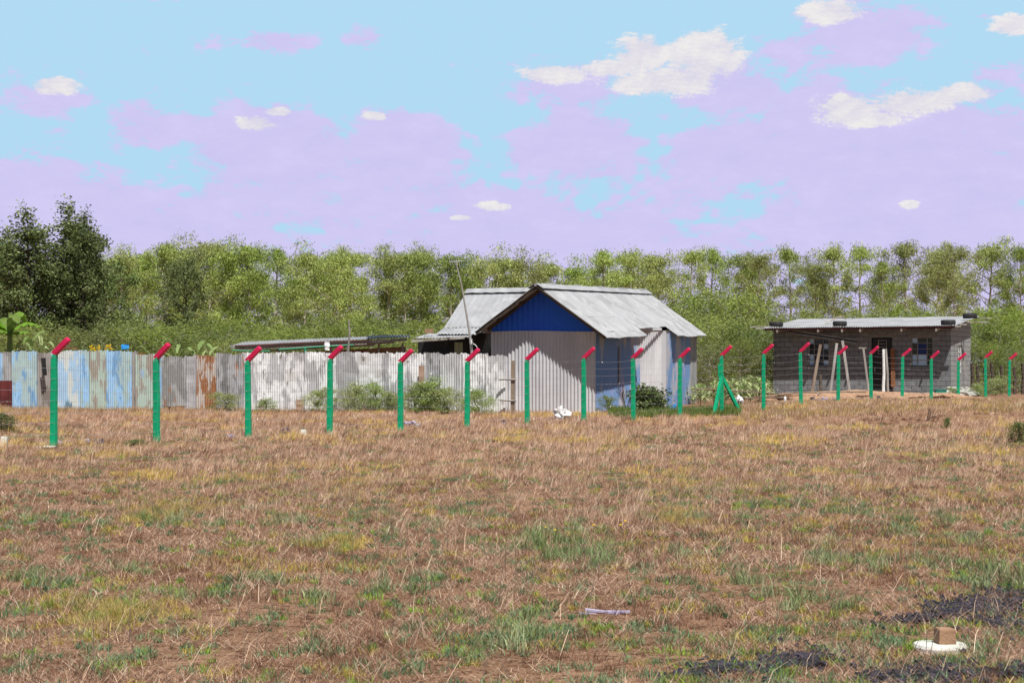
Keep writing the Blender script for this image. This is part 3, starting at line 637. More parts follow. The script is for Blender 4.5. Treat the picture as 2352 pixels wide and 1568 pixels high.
# ------------------------------------------------------------------ patchwork sheet fence
fence = empty('sheet_fence', (0, 0, 0), 0, 'long patchwork fence of old corrugated iron sheets, blue at left and white at right', 'fence')
fY = lambda px: 61.0 - 6.3 * px / 1155.0
def sm(name, base_, var, s1=2.0, th=(.45, .53), var2=None, sc2=2.6, th2=(.6, .66), amt=.9, dirt=.55):
    return mat(name, base_, .6, var, s1, amt, stretch=(1.3, 1, .35), th=th, var2=var2, sc2=sc2, th2=th2, dirt=dirt, dirtcol=(.34, .29, .24), dirth=.16, bump=.15, bscale=12)
FS = {'grey': sm('grey_sheet', (.38, .38, .38), (.24, .24, .23), 2.2, (.48, .54), (.30, .17, .10), 3.2, (.63, .67)), 'blue': sm('light_blue_painted_sheet', (.33, .54, .76), (.40, .50, .47), 1.9, (.47, .54), (.20, .36, .56), 2.6, (.56, .60)),
      'brown': sm('brown_stained_sheet', (.22, .19, .17), (.35, .33, .31)), 'pale': sm('pale_blue_white_sheet', (.58, .62, .60), (.36, .54, .72), 1.7, (.48, .53), (.14, .24, .31), 1.5, (.58, .61)),
      'sage': sm('sage_grey_sheet', (.42, .52, .46), (.33, .28, .24), 2.4, (.49, .54), (.35, .52, .70), 1.2, (.62, .66)), 'plain': sm('plain_zinc_sheet', (.46, .46, .47), (.40, .40, .41)),
      'rust': sm('rust_streaked_sheet', (.33, .15, .07), (.52, .48, .44), 3.4, (.50, .55), (.22, .08, .04), 3.0), 'patch': sm('patchy_grey_sheet', (.38, .38, .39), (.20, .20, .20), 2.8, (.48, .53), (.48, .27, .17), 2.4, (.60, .63)),
      'white': sm('whitewashed_sheet', (.74, .74, .74), (.44, .44, .45), 2.6, (.52, .55), (.26, .24, .22), 4.5, (.62, .65), .85, .5), 'whitegrey': sm('half_painted_sheet', (.68, .68, .68), (.36, .36, .37), .9, (.50, .515), (.25, .22, .20), 4.0, (.64, .67)),
      'zinc': sm('bright_zinc_sheet', (.62, .62, .62), (.44, .44, .45), 2.0, (.5, .54), (.32, .22, .15), 4, (.66, .69)), 'maroon': sm('maroon_patch', (.14, .03, .03), (.08, .02, .02))}
sheets = [(0, 27, 808, 938, 'grey'), (27, 81, 806, 939, 'blue'), (81, 117, 808, 938, 'brown'), (117, 150, 806, 937, 'pale'), (150, 185, 805, 938, 'pale'), (185, 200, 805, 937, 'blue'), (200, 244, 806, 940, 'sage'), (244, 298, 806, 940, 'blue'),
          (298, 311, 808, 938, 'brown'), (311, 353, 813, 939, 'sage'), (353, 372, 818, 938, 'blue'), (372, 423, 819, 932, 'grey'), (423, 451, 817, 939, 'plain'), (451, 478, 816, 945, 'rust'), (478, 497, 816, 943, 'rust'), (497, 555, 812, 938, 'patch'),
          (555, 590, 810, 941, 'white'), (590, 640, 810, 941, 'white'), (640, 700, 809, 941, 'white'), (700, 762, 809, 942, 'white'), (762, 824, 809, 942, 'whitegrey'), (824, 887, 810, 943, 'whitegrey'), (887, 940, 810, 944, 'white'), (940, 972, 811, 944, 'white'),
          (972, 1010, 811, 945, 'patch'), (1010, 1057, 812, 945, 'zinc'), (1057, 1116, 812, 945, 'white'), (1116, 1155, 816, 957, 'white')]
for q in range(3): sheets.insert(0, (-60 - q * 60, -q * 60, 808, 940, ['blue', 'grey', 'sage'][q]))
for i, (a, b, yt, yb, mk) in enumerate(sheets):
    Ya, Yb = fY(a), fY(b + 2); off = .035 * (i % 2)
    A = Vector(((a - PX0) / F * Ya, Ya + off, 0)); B = Vector(((b + 2 - PX0) / F * Yb, Yb + off, 0)); Ym = (Ya + Yb) / 2
    zt = CH + (HZ - yt) / F * Ym; zb = CH - (yb - HZ) / F * Ym; B = B + (B - A).normalized() * .05; L_ = (B - A).length; tilt = random.Random(i * 3 + 1).uniform(-.03, .03)
    flat = mk in ('plain', 'whitegrey') or i == len(sheets) - 1 or (mk == 'white' and i % 3 == 0)
    m_ = MB(); m_.sheet(A, B, lambda x: up * (zt + tilt * (x / L_ - .5) + (.01 * math.sin(x * 37)) + (.05 * mnoise.noise(Vector((x * 3.1, i * 7.7, 0)))) + (.03 * mnoise.noise(Vector((x * 11, i * 3.7, 0)))) + .006 * math.sin(x * 83 + i)), lambda x: up * (zb + .02 * math.sin(x * 9 + i)), .085, .006 if flat else .021, 14, .03 if i == len(sheets) - 1 else (.032 if flat or 'white' in mk or mk == 'patch' else .014), 6, i * 1.7)
    o = m_.build('corrugated_sheet', FS[mk], fence); o['label'] = FS[mk].name.replace('_', ' ')
# loose patches, dark slit, maroon piece
mb = MB(); mb.sheet(Vector((P(-4, 0, 60.7).x, 60.85, 0)), Vector((P(27, 0, 60.7).x, 60.75, 0)), up * 1.02, up * 0 and None, .3, .01, 4, .02); mb.build('maroon_patch', FS['maroon'], fence)
mb = MB(); mb.beam(P(99, 822, 60.2), P(103, 862, 60.2), .16, .012, (0, 1, 0)); mb.build('dark_slit_strip', M['dark'], fence)  # solid dark strip painting the shade in a slit; nothing is cut
mb = MB(); mb.sheet(P(680, 940, 57.1), P(697, 940, 57.1), up * .33, None, .06, .012, 4, .02); mb.build('rusty_patch', M['rust'], fence); mb = MB(); mb.sheet(P(962, 890, 55.6), P(975, 890, 55.6), up * .72, None, .07, .012, 4, .02); mb.build('rusty_patch', M['rust'], fence)
for a in range(0, 1150, 78):                                      # backing posts and rails of the fence
    Y_ = fY(a) + .12; mb = MB(); mb.beam(((a - PX0) / F * Y_, Y_, -.1), ((a - PX0) / F * Y_, Y_, 1.9), .07, .07, (0, 1, 0)); mb.build('timber_post', M['wood'], fence)
# bits resting on top of the fence
for px, w_, py, m_, lab in [(150, .9, 799, 'rawwood', 'flat rust-red board lying along the top of the blue part of the fence'), (318, .5, 812, 'rust', 'curled strip of rusty iron hooked over the fence top')]:
    mb = MB(); mb.box(P(px, py, 61.0), (w_, .12, .045), Matrix.Rotation(.03, 3, 'Y')); tag(mb.build('board' if m_ == 'rawwood' else 'iron_strip', M[m_]), lab, 'scrap')
mb = MB(); mb.sheet(P(278, 802, 60.3), P(296, 802, 60.3), up * .17, None, .07, .02, 3, .04); tag(mb.build('plastic_sack', M['bluebag']), 'small blue plastic sack caught on top of the blue fence sheets', 'sack')

# ------------------------------------------------------------------ long low shack roof behind the fence
sh_ = empty('low_shack', (P(740, 0, 66).x, 66, 0), 0, 'long low timber shack with a sagging dark roof behind the white fence', 'shack')
inv = Matrix.Translation(-sh_.location)
def sp_(mb, name, m_): o = mb.build(name, m_, sh_); o.matrix_parent_inverse = inv; return o
mb = MB(); quad_sheet(mb, P(560, 785, 69), P(930, 769, 68), P(945, 774, 64.5), P(528, 794, 64.5), .12, .014, 3); sp_(mb, 'roof', M['old'])
mb = MB(); quad_sheet(mb, P(840, 770, 66), P(940, 769, 66), P(944, 775, 64.3), P(845, 776, 64.3), .12, .016, 9); sp_(mb, 'black_roof_sheet', M['dark'])
mb = MB(); mb.beam(P(530, 797.5, 64.4), P(935, 780, 64.4), .05, .09); mb.beam(P(545, 801.5, 64.6), P(905, 786, 64.6), .05, .07); mb.beam(P(600, 806, 64.9), P(860, 792, 64.9), .05, .07); sp_(mb, 'front_beam', M['greywood'])
mb = MB(); mb.beam(P(540, 794.5, 64.36), P(850, 781, 64.36), .05, .05); mb.beam(P(640, 790, 64.3), P(760, 785, 64.3), .04, .06); sp_(mb, 'maroon_beam', M['redboard'])
mb = MB(); mb.tube([P(640, 803, 64.1), P(720, 797, 64.1), P(812, 792, 64.1)], .035, 6); mb.tube([P(533, 804, 64), P(575, 806, 64), P(620, 806, 64)], .03, 6); sp_(mb, 'green_rail', M['greenpole'])
for px, y0 in ((701, 799), (576, 806)):
    mb = MB(); mb.tube([P(px, y0, 64.1), Vector((P(px, 0, 64.1).x, 64.1, -.05))], .045, 7); sp_(mb, 'green_pole', M['greenpole'])
mb = MB(); mb.sheet(Vector((P(560, 0, 66).x, 66.5, 0)), Vector((P(930, 0, 66).x, 66.5, 0)), lambda x: up * (1.95 + .055 * x), None, .12, .014, 4); sp_(mb, 'back_wall', mat('rust_brown_wall', (.20, .10, .06), .8, (.34, .27, .2), 2, .8))
for px in (640, 760, 870, 925):
    mb = MB(); mb.beam(Vector((P(px, 0, 65).x, 65, -.05)), P(px, 788, 65), .08, .08, (0, 1, 0)); sp_(mb, 'timber_post', M['greywood'])
mb = MB(); mb.tube([P(799, 830, 62.5), P(800, 800, 62.5), P(803, 765, 62.5), P(801, 734, 62.5)], [.05, .045, .035, .02], 6); tag(mb.build('bare_pole', M['greywood']), 'thin bare grey pole rising behind the low shack roof', 'pole')
mb = MB(); mb.sheet(P(745, 804, 61), P(757, 804, 61), up * .30, None, .2, .05, 6, .06, 8); tag(mb.build('white_rag', M['bag']), 'white plastic rag hanging from the low shack roof edge', 'rag')

# ------------------------------------------------------------------ concrete block house
def blockmat(name, axis, c1, c2, mortar, sc=1.0):
    m_ = bpy.data.materials.new(name); m_.use_nodes = True; m_.node_tree.nodes.clear(); n = NT(m_.node_tree)
    oc = n.node('ShaderNodeTexCoord').outputs['Object']; s_ = n.node('ShaderNodeSeparateXYZ', {0: oc})
    wob = n.m('MULTIPLY', n.m('SUBTRACT', n.noise(oc, 1.7, 3), .5), .03)
    vec = n.node('ShaderNodeCombineXYZ', {0: s_.outputs[axis], 1: n.m('ADD', s_.outputs[2], wob), 2: 0.0}).outputs[0]
    b = n.node('ShaderNodeTexBrick', {'Vector': vec, 'Color1': c1, 'Color2': c2, 'Mortar': mortar, 'Scale': 1.0, 'Mortar Size': .011, 'Mortar Smooth': .3, 'Bias': 0.0, 'Brick Width': .40, 'Row Height': .205})
    c = n.mix(n.m('MULTIPLY', n.ramp(n.noise(oc, 5, 6, .7), .42, .66), .6), b.outputs[0], tuple(x * .55 for x in c1))
    c = n.mix(n.m('MULTIPLY', n.ramp(n.noise(oc, 1.1, 4), .58, .66), .35), c, (c1[0] * 1.15, c1[1] * 1.05, c1[2] * .8))
    p = n.node('ShaderNodeBsdfPrincipled', {'Base Color': c, 'Roughness': .92, 'Specular IOR Level': .15})
    h = n.m('ADD', n.m('MULTIPLY', b.outputs['Fac'], -1.2), n.m('MULTIPLY', n.noise(oc, 16, 6, .7), .9))
    n.l.new(n.node('ShaderNodeBump', {'Strength': 1.0, 'Distance': .035, 'Height': h}).outputs[0], p.inputs['Normal'])
    n.l.new(p.outputs[0], n.node('ShaderNodeOutputMaterial').inputs[0]); return m_
bmf = blockmat('block_front_shade_tone', 0, (.26, .27, .285), (.19, .20, .21), (.10, .105, .11)); bms = blockmat('block_side_sun_tone', 1, (.40, .405, .40), (.33, .335, .33), (.19, .19, .185))  # same house: shaded front painted darker, sunlit side painted lighter
cor = Vector((18.0, 70.0, .30)); th_ = R(-25)
bh = empty('block_house', cor, th_, 'unfinished grey stone block house with flat tin roof held down by old tyres', 'house')
# local frame: x runs left to right along the front (0 at right corner), y goes back, z up.
RM = Matrix.Rotation(th_, 3, 'Z')
def lx(px, y=0.0):                                               # local x on plane y for a pixel column
    k = (px - PX0) / F; d = RM @ Vector((1, 0, 0)); e = RM @ Vector((0, 1, 0)); b0 = cor + e * y
    return (k * b0.y - b0.x) / (d.x - k * d.y)
def lz(px, py, y=0.0):
    w_ = cor + RM @ Vector((lx(px, y), y, 0)); return CH + (HZ - py) / F * w_.y - cor.z
XL = lx(1776); DEP = 4.5; HT = 2.75
wl = (lx(1857), lx(1904), lz(1880, 839), lz(1880, 777)); dr = (lx(2001), lx(2049), 0.12, lz(2025, 775)); wr = (lx(2093), lx(2143), lz(2118, 840), lz(2118, 775))
def bpart(mb, name, m_, par=None): return mb.build(name, m_, bh if par is None else par)
mb = MB(); T = .2
def wallseg(x0, x1, z0, z1): 
    if x1 - x0 > .001 and z1 - z0 > .001: mb.b2((x0, 0, z0), (x1, T, z1))
cuts = [XL, wl[0], wl[1], dr[0], dr[1], wr[0], wr[1], 0]
wallseg(XL, wl[0], -.3, HT); wallseg(wl[0], wl[1], -.3, wl[2]); wallseg(wl[0], wl[1], wl[3], HT); wallseg(wl[1], dr[0], -.3, HT); wallseg(dr[0], dr[1], -.3, dr[2]); wallseg(dr[0], dr[1], dr[3], HT)
wallseg(dr[1], wr[0], -.3, HT); wallseg(wr[0], wr[1], -.3, wr[2]); wallseg(wr[0], wr[1], wr[3], HT); wallseg(wr[1], -.002, -.3, HT)
bpart(mb, 'front_wall', bmf)
# side wall with narrow window, top rising backwards
mb = MB(); wy0, wy1, wz0, wz1 = 1.55, 2.35, .95, 2.1
top = lambda y: HT + .085 * y
def prism(y0, y1, z0, z1a, z1b):
    mb.add([(-T, y0, z0), (0, y0, z0), (0, y1, z0), (-T, y1, z0), (-T, y0, z1a), (0, y0, z1a), (0, y1, z1b), (-T, y1, z1b)], [(0, 3, 2, 1), (4, 5, 6, 7), (0, 1, 5, 4), (1, 2, 6, 5), (2, 3, 7, 6), (3, 0, 4, 7)])
prism(T, wy0, -.3, top(T), top(wy0)); prism(0.001, T, -.3, top(0), top(T)); prism(wy0, wy1, -.3, wz0, wz0); prism(wy0, wy1, wz1, top(wy0), top(wy1)); prism(wy1, DEP, -.3, top(wy1), top(DEP))
for q in range(5): zz = .25 + q * .62; mb.b2((-T, DEP, zz), (-.01, DEP + .2, zz + .2))
bpart(mb, 'side_wall', bms)
mb = MB(); mb.b2((XL, DEP - T, -.3), (-T - .003, DEP, HT + .3)); mb.b2((XL, T + .003, -.3), (XL + T, DEP - T - .003, HT + .05)); bpart(mb, 'rear_wall', bms)
# roof
rf = MB(); rx0, rx1 = lx(1752, -.76), lx(2194, -.76) ; fz, bz = HT + .10, HT + .62
A_ = Vector((rx0, -.77, fz - .02)); B_ = Vector((rx1, -.77, fz + .02)); LL = (B_ - A_).length
rf.sheet(A_, B_, lambda x: Vector((.25 * 0, DEP + 1.17, bz - fz)), None, .1, .016, 8, .012, 6, 5)
bpart(rf, 'roof', M['roof'])
mb = MB(); mb.beam((rx0 + .05, -.70, fz - .075), (rx1 - .05, -.70, fz - .04), .05, .09); bpart(mb, 'fascia_board', M['redboard'])
for px in (1876, 1983 - 10, 2068, 2148, 1782, 1931):
    x = lx(px, -.95); mb = MB(); mb.beam((x, -.81, fz - .16), (x, DEP + .3, bz - .12), .055, .10); bpart(mb, 'rafter', M['palewood'])
for y, z, dx0, dx1 in ((-.6, fz - .03, -.35, .2), (.4, fz + .07, -.9, .25), (2.0, fz + .2, -.3, .9), (4.9, bz - .09, -.2, .5)):
    mb = MB(); mb.beam((rx0 + dx0, y, z), (rx0 + .6, y, z), .06, .05); bpart(mb, 'purlin', M['palewood'])
    mb = MB(); mb.beam((rx1 - .5, y, z + .02), (rx1 + dx1, y, z + .02), .06, .05); bpart(mb, 'purlin', M['palewood'])
# windows and door
glass = bpy.data.materials.new('dark_window_glass'); glass.use_nodes = True; pb = glass.node_tree.nodes['Principled BSDF']
pb.inputs['Base Color'].default_value = (.012, .013, .015, 1); pb.inputs['Roughness'].default_value = .08; pb.inputs['Specular IOR Level'].default_value = .6
skyglass = mat('painted_sky_glass', (.42, .60, .78), .2, (.32, .50, .70), 3, .5, spec=.6); blueglass = mat('deep_blue_curtain', (.01, .03, .14), .5)  # pale panes have the sky's reflection painted into their base colour
def window(x0, x1, z0, z1, cols, rows, pale, deep, par, plane='x'):
    q = MB(); th = .035; y = .07
    def bar(a, b): q.b2(a, b)
    for k, cx_ in enumerate(cols): bar((x0 + (x1 - x0) * cx_ - th / 2, y - .02, z0), (x0 + (x1 - x0) * cx_ + th / 2, y + .02, z1))
    for k, rz_ in enumerate(rows):
        zz = z0 + (z1 - z0) * rz_; cs = sorted(cols)
        for a, b in zip(cs[:-1], cs[1:]): bar((x0 + (x1 - x0) * a + th / 2, y - .018, zz - .014), (x0 + (x1 - x0) * b - th / 2, y + .018, zz + .014))
    fr = q.build('window', M['palesteel'], par); g_ = MB(); yy = y + .01
    cs, rs = sorted(cols), sorted(rows)
    for a in range(len(cs) - 1):
        for b in range(len(rs) - 1):
            g_.cm = 1 if (a, b) in pale else (2 if (a, b) in deep else 0)
            tl = random.Random(a * 7 + b).uniform(-.008, .008)
            X0, X1 = x0 + (x1 - x0) * cs[a] + .012, x0 + (x1 - x0) * cs[a + 1] - .012; Z0, Z1 = z0 + (z1 - z0) * rs[b] + .01, z0 + (z1 - z0) * rs[b + 1] - .01
            g_.add([(X0, yy, Z0), (X1, yy + tl, Z0), (X1, yy + tl, Z1), (X0, yy, Z1)], [(0, 1, 2, 3)])
    g_.build('pane', [glass, skyglass, blueglass], fr); 
    s = MB()
    for a in (0, 1):                                               # lighter outer frame
        xx = x0 if a == 0 else x1 - .025; s.b2((xx, y - .03, z0), (xx + .025, y - .0205, z1))
    for zz in (z0 - .025, z1): s.b2((x0, y - .03, zz), (x1, y + .02, zz + .024))
    s.build('frame', M['greywood'], fr)
    return fr
window(*wl, [.02, .27, .72, .98], [.01, .2, .4, .6, .8, .99], {(0, 0), (0, 1), (2, 0), (0, 4), (2, 3)}, set(), bh)
window(*wr, [.02, .28, .72, .98], [.01, .2, .4, .6, .8, .99], {(0, 0), (0, 1), (1, 0), (1, 1), (0, 4)}, {(1, 2), (1, 3), (1, 4)} - {(1, 4)}, bh)
mb = MB(); mb.b2((dr[0] + .03, .12, dr[2]), (dr[1] - .03, .16, dr[3] - .03)); dd = bpart(mb, 'door', mat('dark_steel_door', (.02, .02, .022), .5))
mb = MB(); zt_ = dr[3] - .12
for q in range(5): mb.b2((dr[0] + .28, .085, zt_ - q * .14 - .012), (dr[1] - .25, .117, zt_ - q * .14 + .012))
for x in (dr[0] + .28, dr[1] - .25): mb.b2((x - .012, .083, zt_ - .58), (x + .012, .119, zt_ + .015))
mb.build('grille', M['greywood'], dd); mb = MB(); mb.b2((dr[0] + .12, .07, 1.0), (dr[0] + .15, .118, 1.12)); mb.build('handle', M['wire'], dd)
# narrow window in the side wall
q = MB(); 
for yy in (wy0 + .02, (wy0 + wy1) / 2, wy1 - .02): q.b2((-.05, yy - .02, wz0), (-.02, yy + .02, wz1))
for k in range(5): zz = wz0 + .02 + (wz1 - wz0 - .04) * k / 4; q.b2((-.052, wy0 + .04, zz - .018), (-.018, wy1 - .04, zz + .018))
fr = q.build('window', M['white'], bh); q = MB(); q.add([(-.06, wy0, wz0), (-.06, wy1, wz0), (-.06, wy1, wz1), (-.06, wy0, wz1)], [(0, 1, 2, 3)]); q.build('pane', glass, fr)
# lintel stones round the openings, rubble plinth
mb = MB()
lm_ = mat('cement_lintel', (.20, .195, .19), .9, (.15, .15, .15), 5, .6, bump=.4)
for a in (wl, wr, dr): mb = MB(); mb.b2((a[0] - .12, -.018, a[3]), (a[1] + .12, -.001, a[3] + .16)); bpart(mb, 'lintel', lm_)
# diagonal gutter / beams under the eave
ga = (lx(1812, -.35), -.35, lz(1812, 757, -.35)); gb = (lx(1968, -.35), -.35, lz(1968, 781, -.35))
g = empty('hanging_beam', bh.matrix_world @ Vector((0, 0, 0)), 0, 'long grey metal channel hanging slantwise under the eave of the block house', 'channel')
g.location = cor; g.rotation_euler = (0, 0, th_)
mb = MB(); mb.beam(ga, gb, .10, .045); mb.build('upper_flange', M['old'], g)
mb = MB(); mb.beam(Vector(ga) - up * .13, Vector(gb) - up * .13, .10, .045); mb.build('lower_flange', M['old'], g)
mb = MB(); mb.beam(Vector(ga) - up * .065 + Vector((0, .03, 0)), Vector(gb) - up * .065 + Vector((0, .03, 0)), .02, .085); mb.build('web', M['steel'], g)
mb = MB(); x_ = lx(1940, -.36); mb.tube([(x_, -.36, fz - .12), (x_, -.36, lz(1940, 777, -.36))], .008, 4); mb.build('hanging_wire', M['steel'], g)
# tyres on the roof
def tyre_mesh():
    m_ = MB(); prof = [(.20, -.085), (.25, -.10), (.30, -.095), (.315, -.06), (.318, 0), (.315, .06), (.30, .095), (.25, .10), (.20, .085), (.19, .05), (.205, 0), (.19, -.05)]
    n_ = 28; vs = []
    for k in range(n_):
        a = 2 * math.pi * k / n_
        for i, (r_, z_) in enumerate(prof):
            q = r_ + (.006 if (k % 2 and 3 <= i <= 5) else 0); vs.append((q * math.cos(a), q * math.sin(a), z_))
    L = len(prof); return m_.add(vs, [(k * L + i, ((k + 1) % n_) * L + i, ((k + 1) % n_) * L + (i + 1) % L, k * L + (i + 1) % L) for k in range(n_) for i in range(L)])
ty = tyre_mesh().build('tyre', M['tyre'], smooth=True); ft = True
for px, y, lab, dz in [(1783, -.40, 'worn black tyre lying at the left end of the block house roof', 0), (1929, -.40, 'worn black tyre near the middle of the block house roof edge', 0),
                   (2178, -.40, 'worn black tyre at the right front corner of the block house roof', 0), (2214, 2.1, 'black tyre farthest back and highest, at the right end of the tin roof', .10)]:
    o = ty if ft else ty.copy()
    if not ft: C.objects.link(o)
    ft = False; rzf = fz + (bz - fz) * (y + .77) / (DEP + 1.17)
    p_ = Vector((lx(px, y), y, rzf + .125 + dz)); o.location = cor + RM @ p_; o.rotation_euler = (.04, -.02, px * .3); o.scale = (.92, .92, 1.05)
    tag(o, lab, 'tyre', 'tyres weighing down the block house roof')
o.location += Vector((.25, 0, 0)); 
mb = MB(); mb.tube([P(1896, 744, 69.6), P(1905, 738, 69.8), P(1925, 728, 70), P(1936, 727, 70.2), P(1943, 733, 70.4)], .022, 5); mb.tube([P(1890, 735, 70), P(1903, 742, 69.5)], .012, 4); tag(mb.build('stick', M['palewood']), 'crooked pale stick lying over the tin roof beside the middle tyre', 'stick')
# poles leaning in front
for (x0, y0, x1, y1, m_, r_, lab) in [(1884.5, 791, 1862, 922, 'wood', .055, 'brown plank leaning left to right in front of the left window of block house'), (1922, 788, 1905, 912, 'greywood', .05, 'grey plank with reddish end leaning beside the hanging channel'),
        (1935, 782, 1954, 912, 'greywood', .05, 'grey pole leaning the opposite way, just right of the reddish-ended plank'), (1983, 800, 1998, 905, 'greywood', .04, 'thin grey plank with a flat top board left of the block house door'),
        (2029, 802, 2030, 908, 'white', .062, 'upright white painted pole in front of the dark doorway'), (2034.5, 801, 2041, 912, 'greywood', .05, 'knotty grey pole leaning against the white pole at the doorway'), (1884, 862, 1884.5, 914, 'darkbark', .07, 'short charred post stump in front of the left window')]:
    Y = 66.5; b_ = P(x1, y1, Y); b_.z = ground(b_.x, Y) - .08; t_ = P(x0, y0, Y + .3); md = b_.lerp(t_, .5) + Vector((.015, 0, 0))
    mb = MB()
    if 'plank' in lab: mb.beam(b_, t_, r_ * 2, .045, (0, 1, 0))
    else: mb.tube([b_, b_.lerp(t_, .25) + Vector((-.012, 0, 0)), md, t_], [r_ * 1.1, r_, r_ * .95, r_ * .85], 8)
    if 'flat top' in lab: mb.box(t_ + Vector((-.03, 0, .02)), (.30, .05, .05))
    tag(mb.build('plank' if 'plank' in lab else 'pole', M[m_]), lab, 'plank' if 'plank' in lab else 'pole')
mb = MB(); a_ = lx(2052, -.1); 
mb.beam((a_, -.12, lz(2052, 888, -.1)), (a_ - .03, -.08, lz(2050, 800, -.1)), .17, .04, (0, 1, 0)); o = mb.build('door_board', M['rawwood']); o.location = cor; o.rotation_euler = (0, 0, th_); tag(o, 'red brown board standing against the right side of the doorway', 'board')
# horizontal sticks fence
for (pts, r_, lab) in [([(1590, 893), (1660, 895), (1755, 902), (1795, 906), (1830, 901), (1880, 901), (1990, 899)], .028, 'long crooked pole rail lying level between braced post and block house'), ([(1672, 908), (1720, 914), (1790, 913), (1850, 914), (1885, 912)], .026, 'lower short crooked pole rail starting at the white bucket')]:
    mb = MB(); mb.tube([P(a, b, 62.5) for a, b in pts], r_, 6); 
    for a, b in pts[1::2]: q = P(a, b, 62.5); mb.tube([Vector((q.x, 62.55, ground(q.x, 62.5) - .1)), q + up * .12], .025, 5)
    tag(mb.build('pole_rail', M['wood']), lab, 'rail', 'crooked pole rails')

# ------------------------------------------------------------------ green posts with crimson arms
NP = 20; Ypost = lambda i: 33.0 * (1 + .0587 * i)
bendY = [813, 823, 829, 823, 831, 829, 826, 823, 823, 822, 817, 812, 808, 814, 813, 818, 823, 827, 822, 826]
baseY = [1027, 1020, 1010, 1003, 995, 989, 983, 975, 963, 958, 945, 944, 936, 928, 926, 922, 920, 919, 917, 917]
where_post = ['leftmost and nearest, in front of the light blue fence sheets', 'in front of the meeting of blue and grey fence sheets', 'third from left, where the fence turns from grey to white', 'with ragged wrapping, fourth from left before the white sheets',
  'fifth from left, over a pale footing', 'sixth from left, in line with the aerial pole', 'seventh from left, before the ribbed gable wall', 'at the corner between the gable wall and the side wall',
  'before the dark green bush by the side wall', 'beside the blue bag at the house end', 'with two slanting braces', 'twelfth from left, just left of the block house', 'left of the block house left window',
  'between the leaning grey poles before the block house', 'just left of the block house doorway', 'between the doorway and right window of the block house', 'just right of the block house right window', 'before the side wall of the block house',
  'second from right, against the bushes', 'at the far right end of the line']
def postz(i): return CH - (baseY[i] - HZ) / F * Ypost(i)
tips = []
ANG = R(-18)
def post_shape(h, seed, rough=0.0):
    m_ = MB(); rp = random.Random(seed); w0, w1, ch = .060, .053, .010; rings = []
    nz = 9; vs = []
    for k in range(nz):
        f = k / (nz - 1); hw = w0 + (w1 - w0) * f; z = -.15 + (h + .15) * f; jx, jy = rp.uniform(-.003, .003), rp.uniform(-.003, .003)
        for (x, y) in [(-hw + ch, -hw), (hw - ch, -hw), (hw, -hw + ch), (hw, hw - ch), (hw - ch, hw), (-hw + ch, hw), (-hw, hw - ch), (-hw, -hw + ch)]:
            zz = z + (x * .95 if k == nz - 1 else 0)
            vs.append((x + jx + rp.uniform(-rough, rough), y + jy, zz))
    fs = [(k * 8 + i, k * 8 + (i + 1) % 8, (k + 1) * 8 + (i + 1) % 8, (k + 1) * 8 + i) for k in range(nz - 1) for i in range(8)]
    fs.append(tuple((nz - 1) * 8 + i for i in range(8)))
    m_.add(vs, fs); return m_
def arm_shape(L):
    m_ = MB(); vs = []; hw = .053; ch = .011; d = Vector((math.cos(R(43)), 0, math.sin(R(43)))); nrm = Vector((-d.z, 0, d.x))
    st = [(0.0, 1.0), (.5, .98), (.93, .96), (.985, .80), (1.0, .55)]
    for k, (f, s_) in enumerate(st):
        c_ = d * (L * f)
        for (a, b) in [(-hw + ch, -hw), (hw - ch, -hw), (hw, -hw + ch), (hw, hw - ch), (hw - ch, hw), (-hw + ch, hw), (-hw, hw - ch), (-hw, -hw + ch)]:
            vs.append(c_ + nrm * (b * s_) + Vector((0, a * s_, 0)) - d * (b * .42 if k == 0 else 0))
    fs = [(k * 8 + i, (k + 1) * 8 + i, (k + 1) * 8 + (i + 1) % 8, k * 8 + (i + 1) % 8) for k in range(4) for i in range(8)]
    fs.append(tuple(range(8))); fs.append(tuple(32 + i for i in range(8))[::-1]); m_.add(vs, fs); return m_
strands = 8
for i in range(NP):
    Y = Ypost(i); zb = min(postz(i), ground((POSTPX[i] - PX0) / F * Y, Y) + .05); X = (POSTPX[i] - PX0) / F * Y; zt = CH + (HZ - bendY[i]) / F * Y; h = zt - zb
    root = empty('fence_post', (X, Y, zb), ANG + random.Random(i).uniform(-.06, .06), 'green post with crimson tip, ' + where_post[i], 'post', 'green and crimson fence posts')
    rp = random.Random(i + 40); root.rotation_euler = (rp.uniform(-.012, .012), rp.uniform(-.014, .012), root.rotation_euler.z)
    post_shape(h, i, .004 if i in (3, 8) else 0.0015).build('post', M['postgreen'], root)
    arm_shape([.43, .42, .42, .40, .41][i % 5] * (1.0 if i < 14 else .93)).build('angled_tip', M['crimson'], root, loc=(-.002, 0, h + .005))
    tb = MB()                                                     # tie wires round the shaft
    for k in range(strands):
        zz = h - .06 - k * (h - .32) / (strands - 1); e_ = .0605
        if k == 0: tb.tube([(-e_, -e_, 0), (e_, -e_, .004), (e_, e_, 0), (-e_, e_, .004), (-e_, -e_, 0)], .0016, 4); tw = tb.build('tie_wire', M['wire'], root)
        else: tw = tw.copy(); C.objects.link(tw)
        tw.location = (0, 0, zz)
    if i == 10:
        for sg, L_ in ((-1, .62), (1, .62)):
            fd = Vector((.62, .785, 0)) * sg; q = root.rotation_euler.to_matrix().inverted()
            a_ = q @ (fd * L_ + Vector((.05 if sg < 0 else .32, -.1, -.15))); b_ = q @ Vector((-.02, -.08 if sg < 0 else 0.06, 1.12 if sg < 0 else 1.2))
            m_ = MB(); m_.beam(a_, b_, .095, .095); m_.build('brace', M['postgreen'], root)
        m_ = MB(); m_.box((-.055, -.09, 1.33), (.07, .06, .42)); m_.build('cleat', M['postgreen'], root)
    tips.append((X, Y, zb, h))
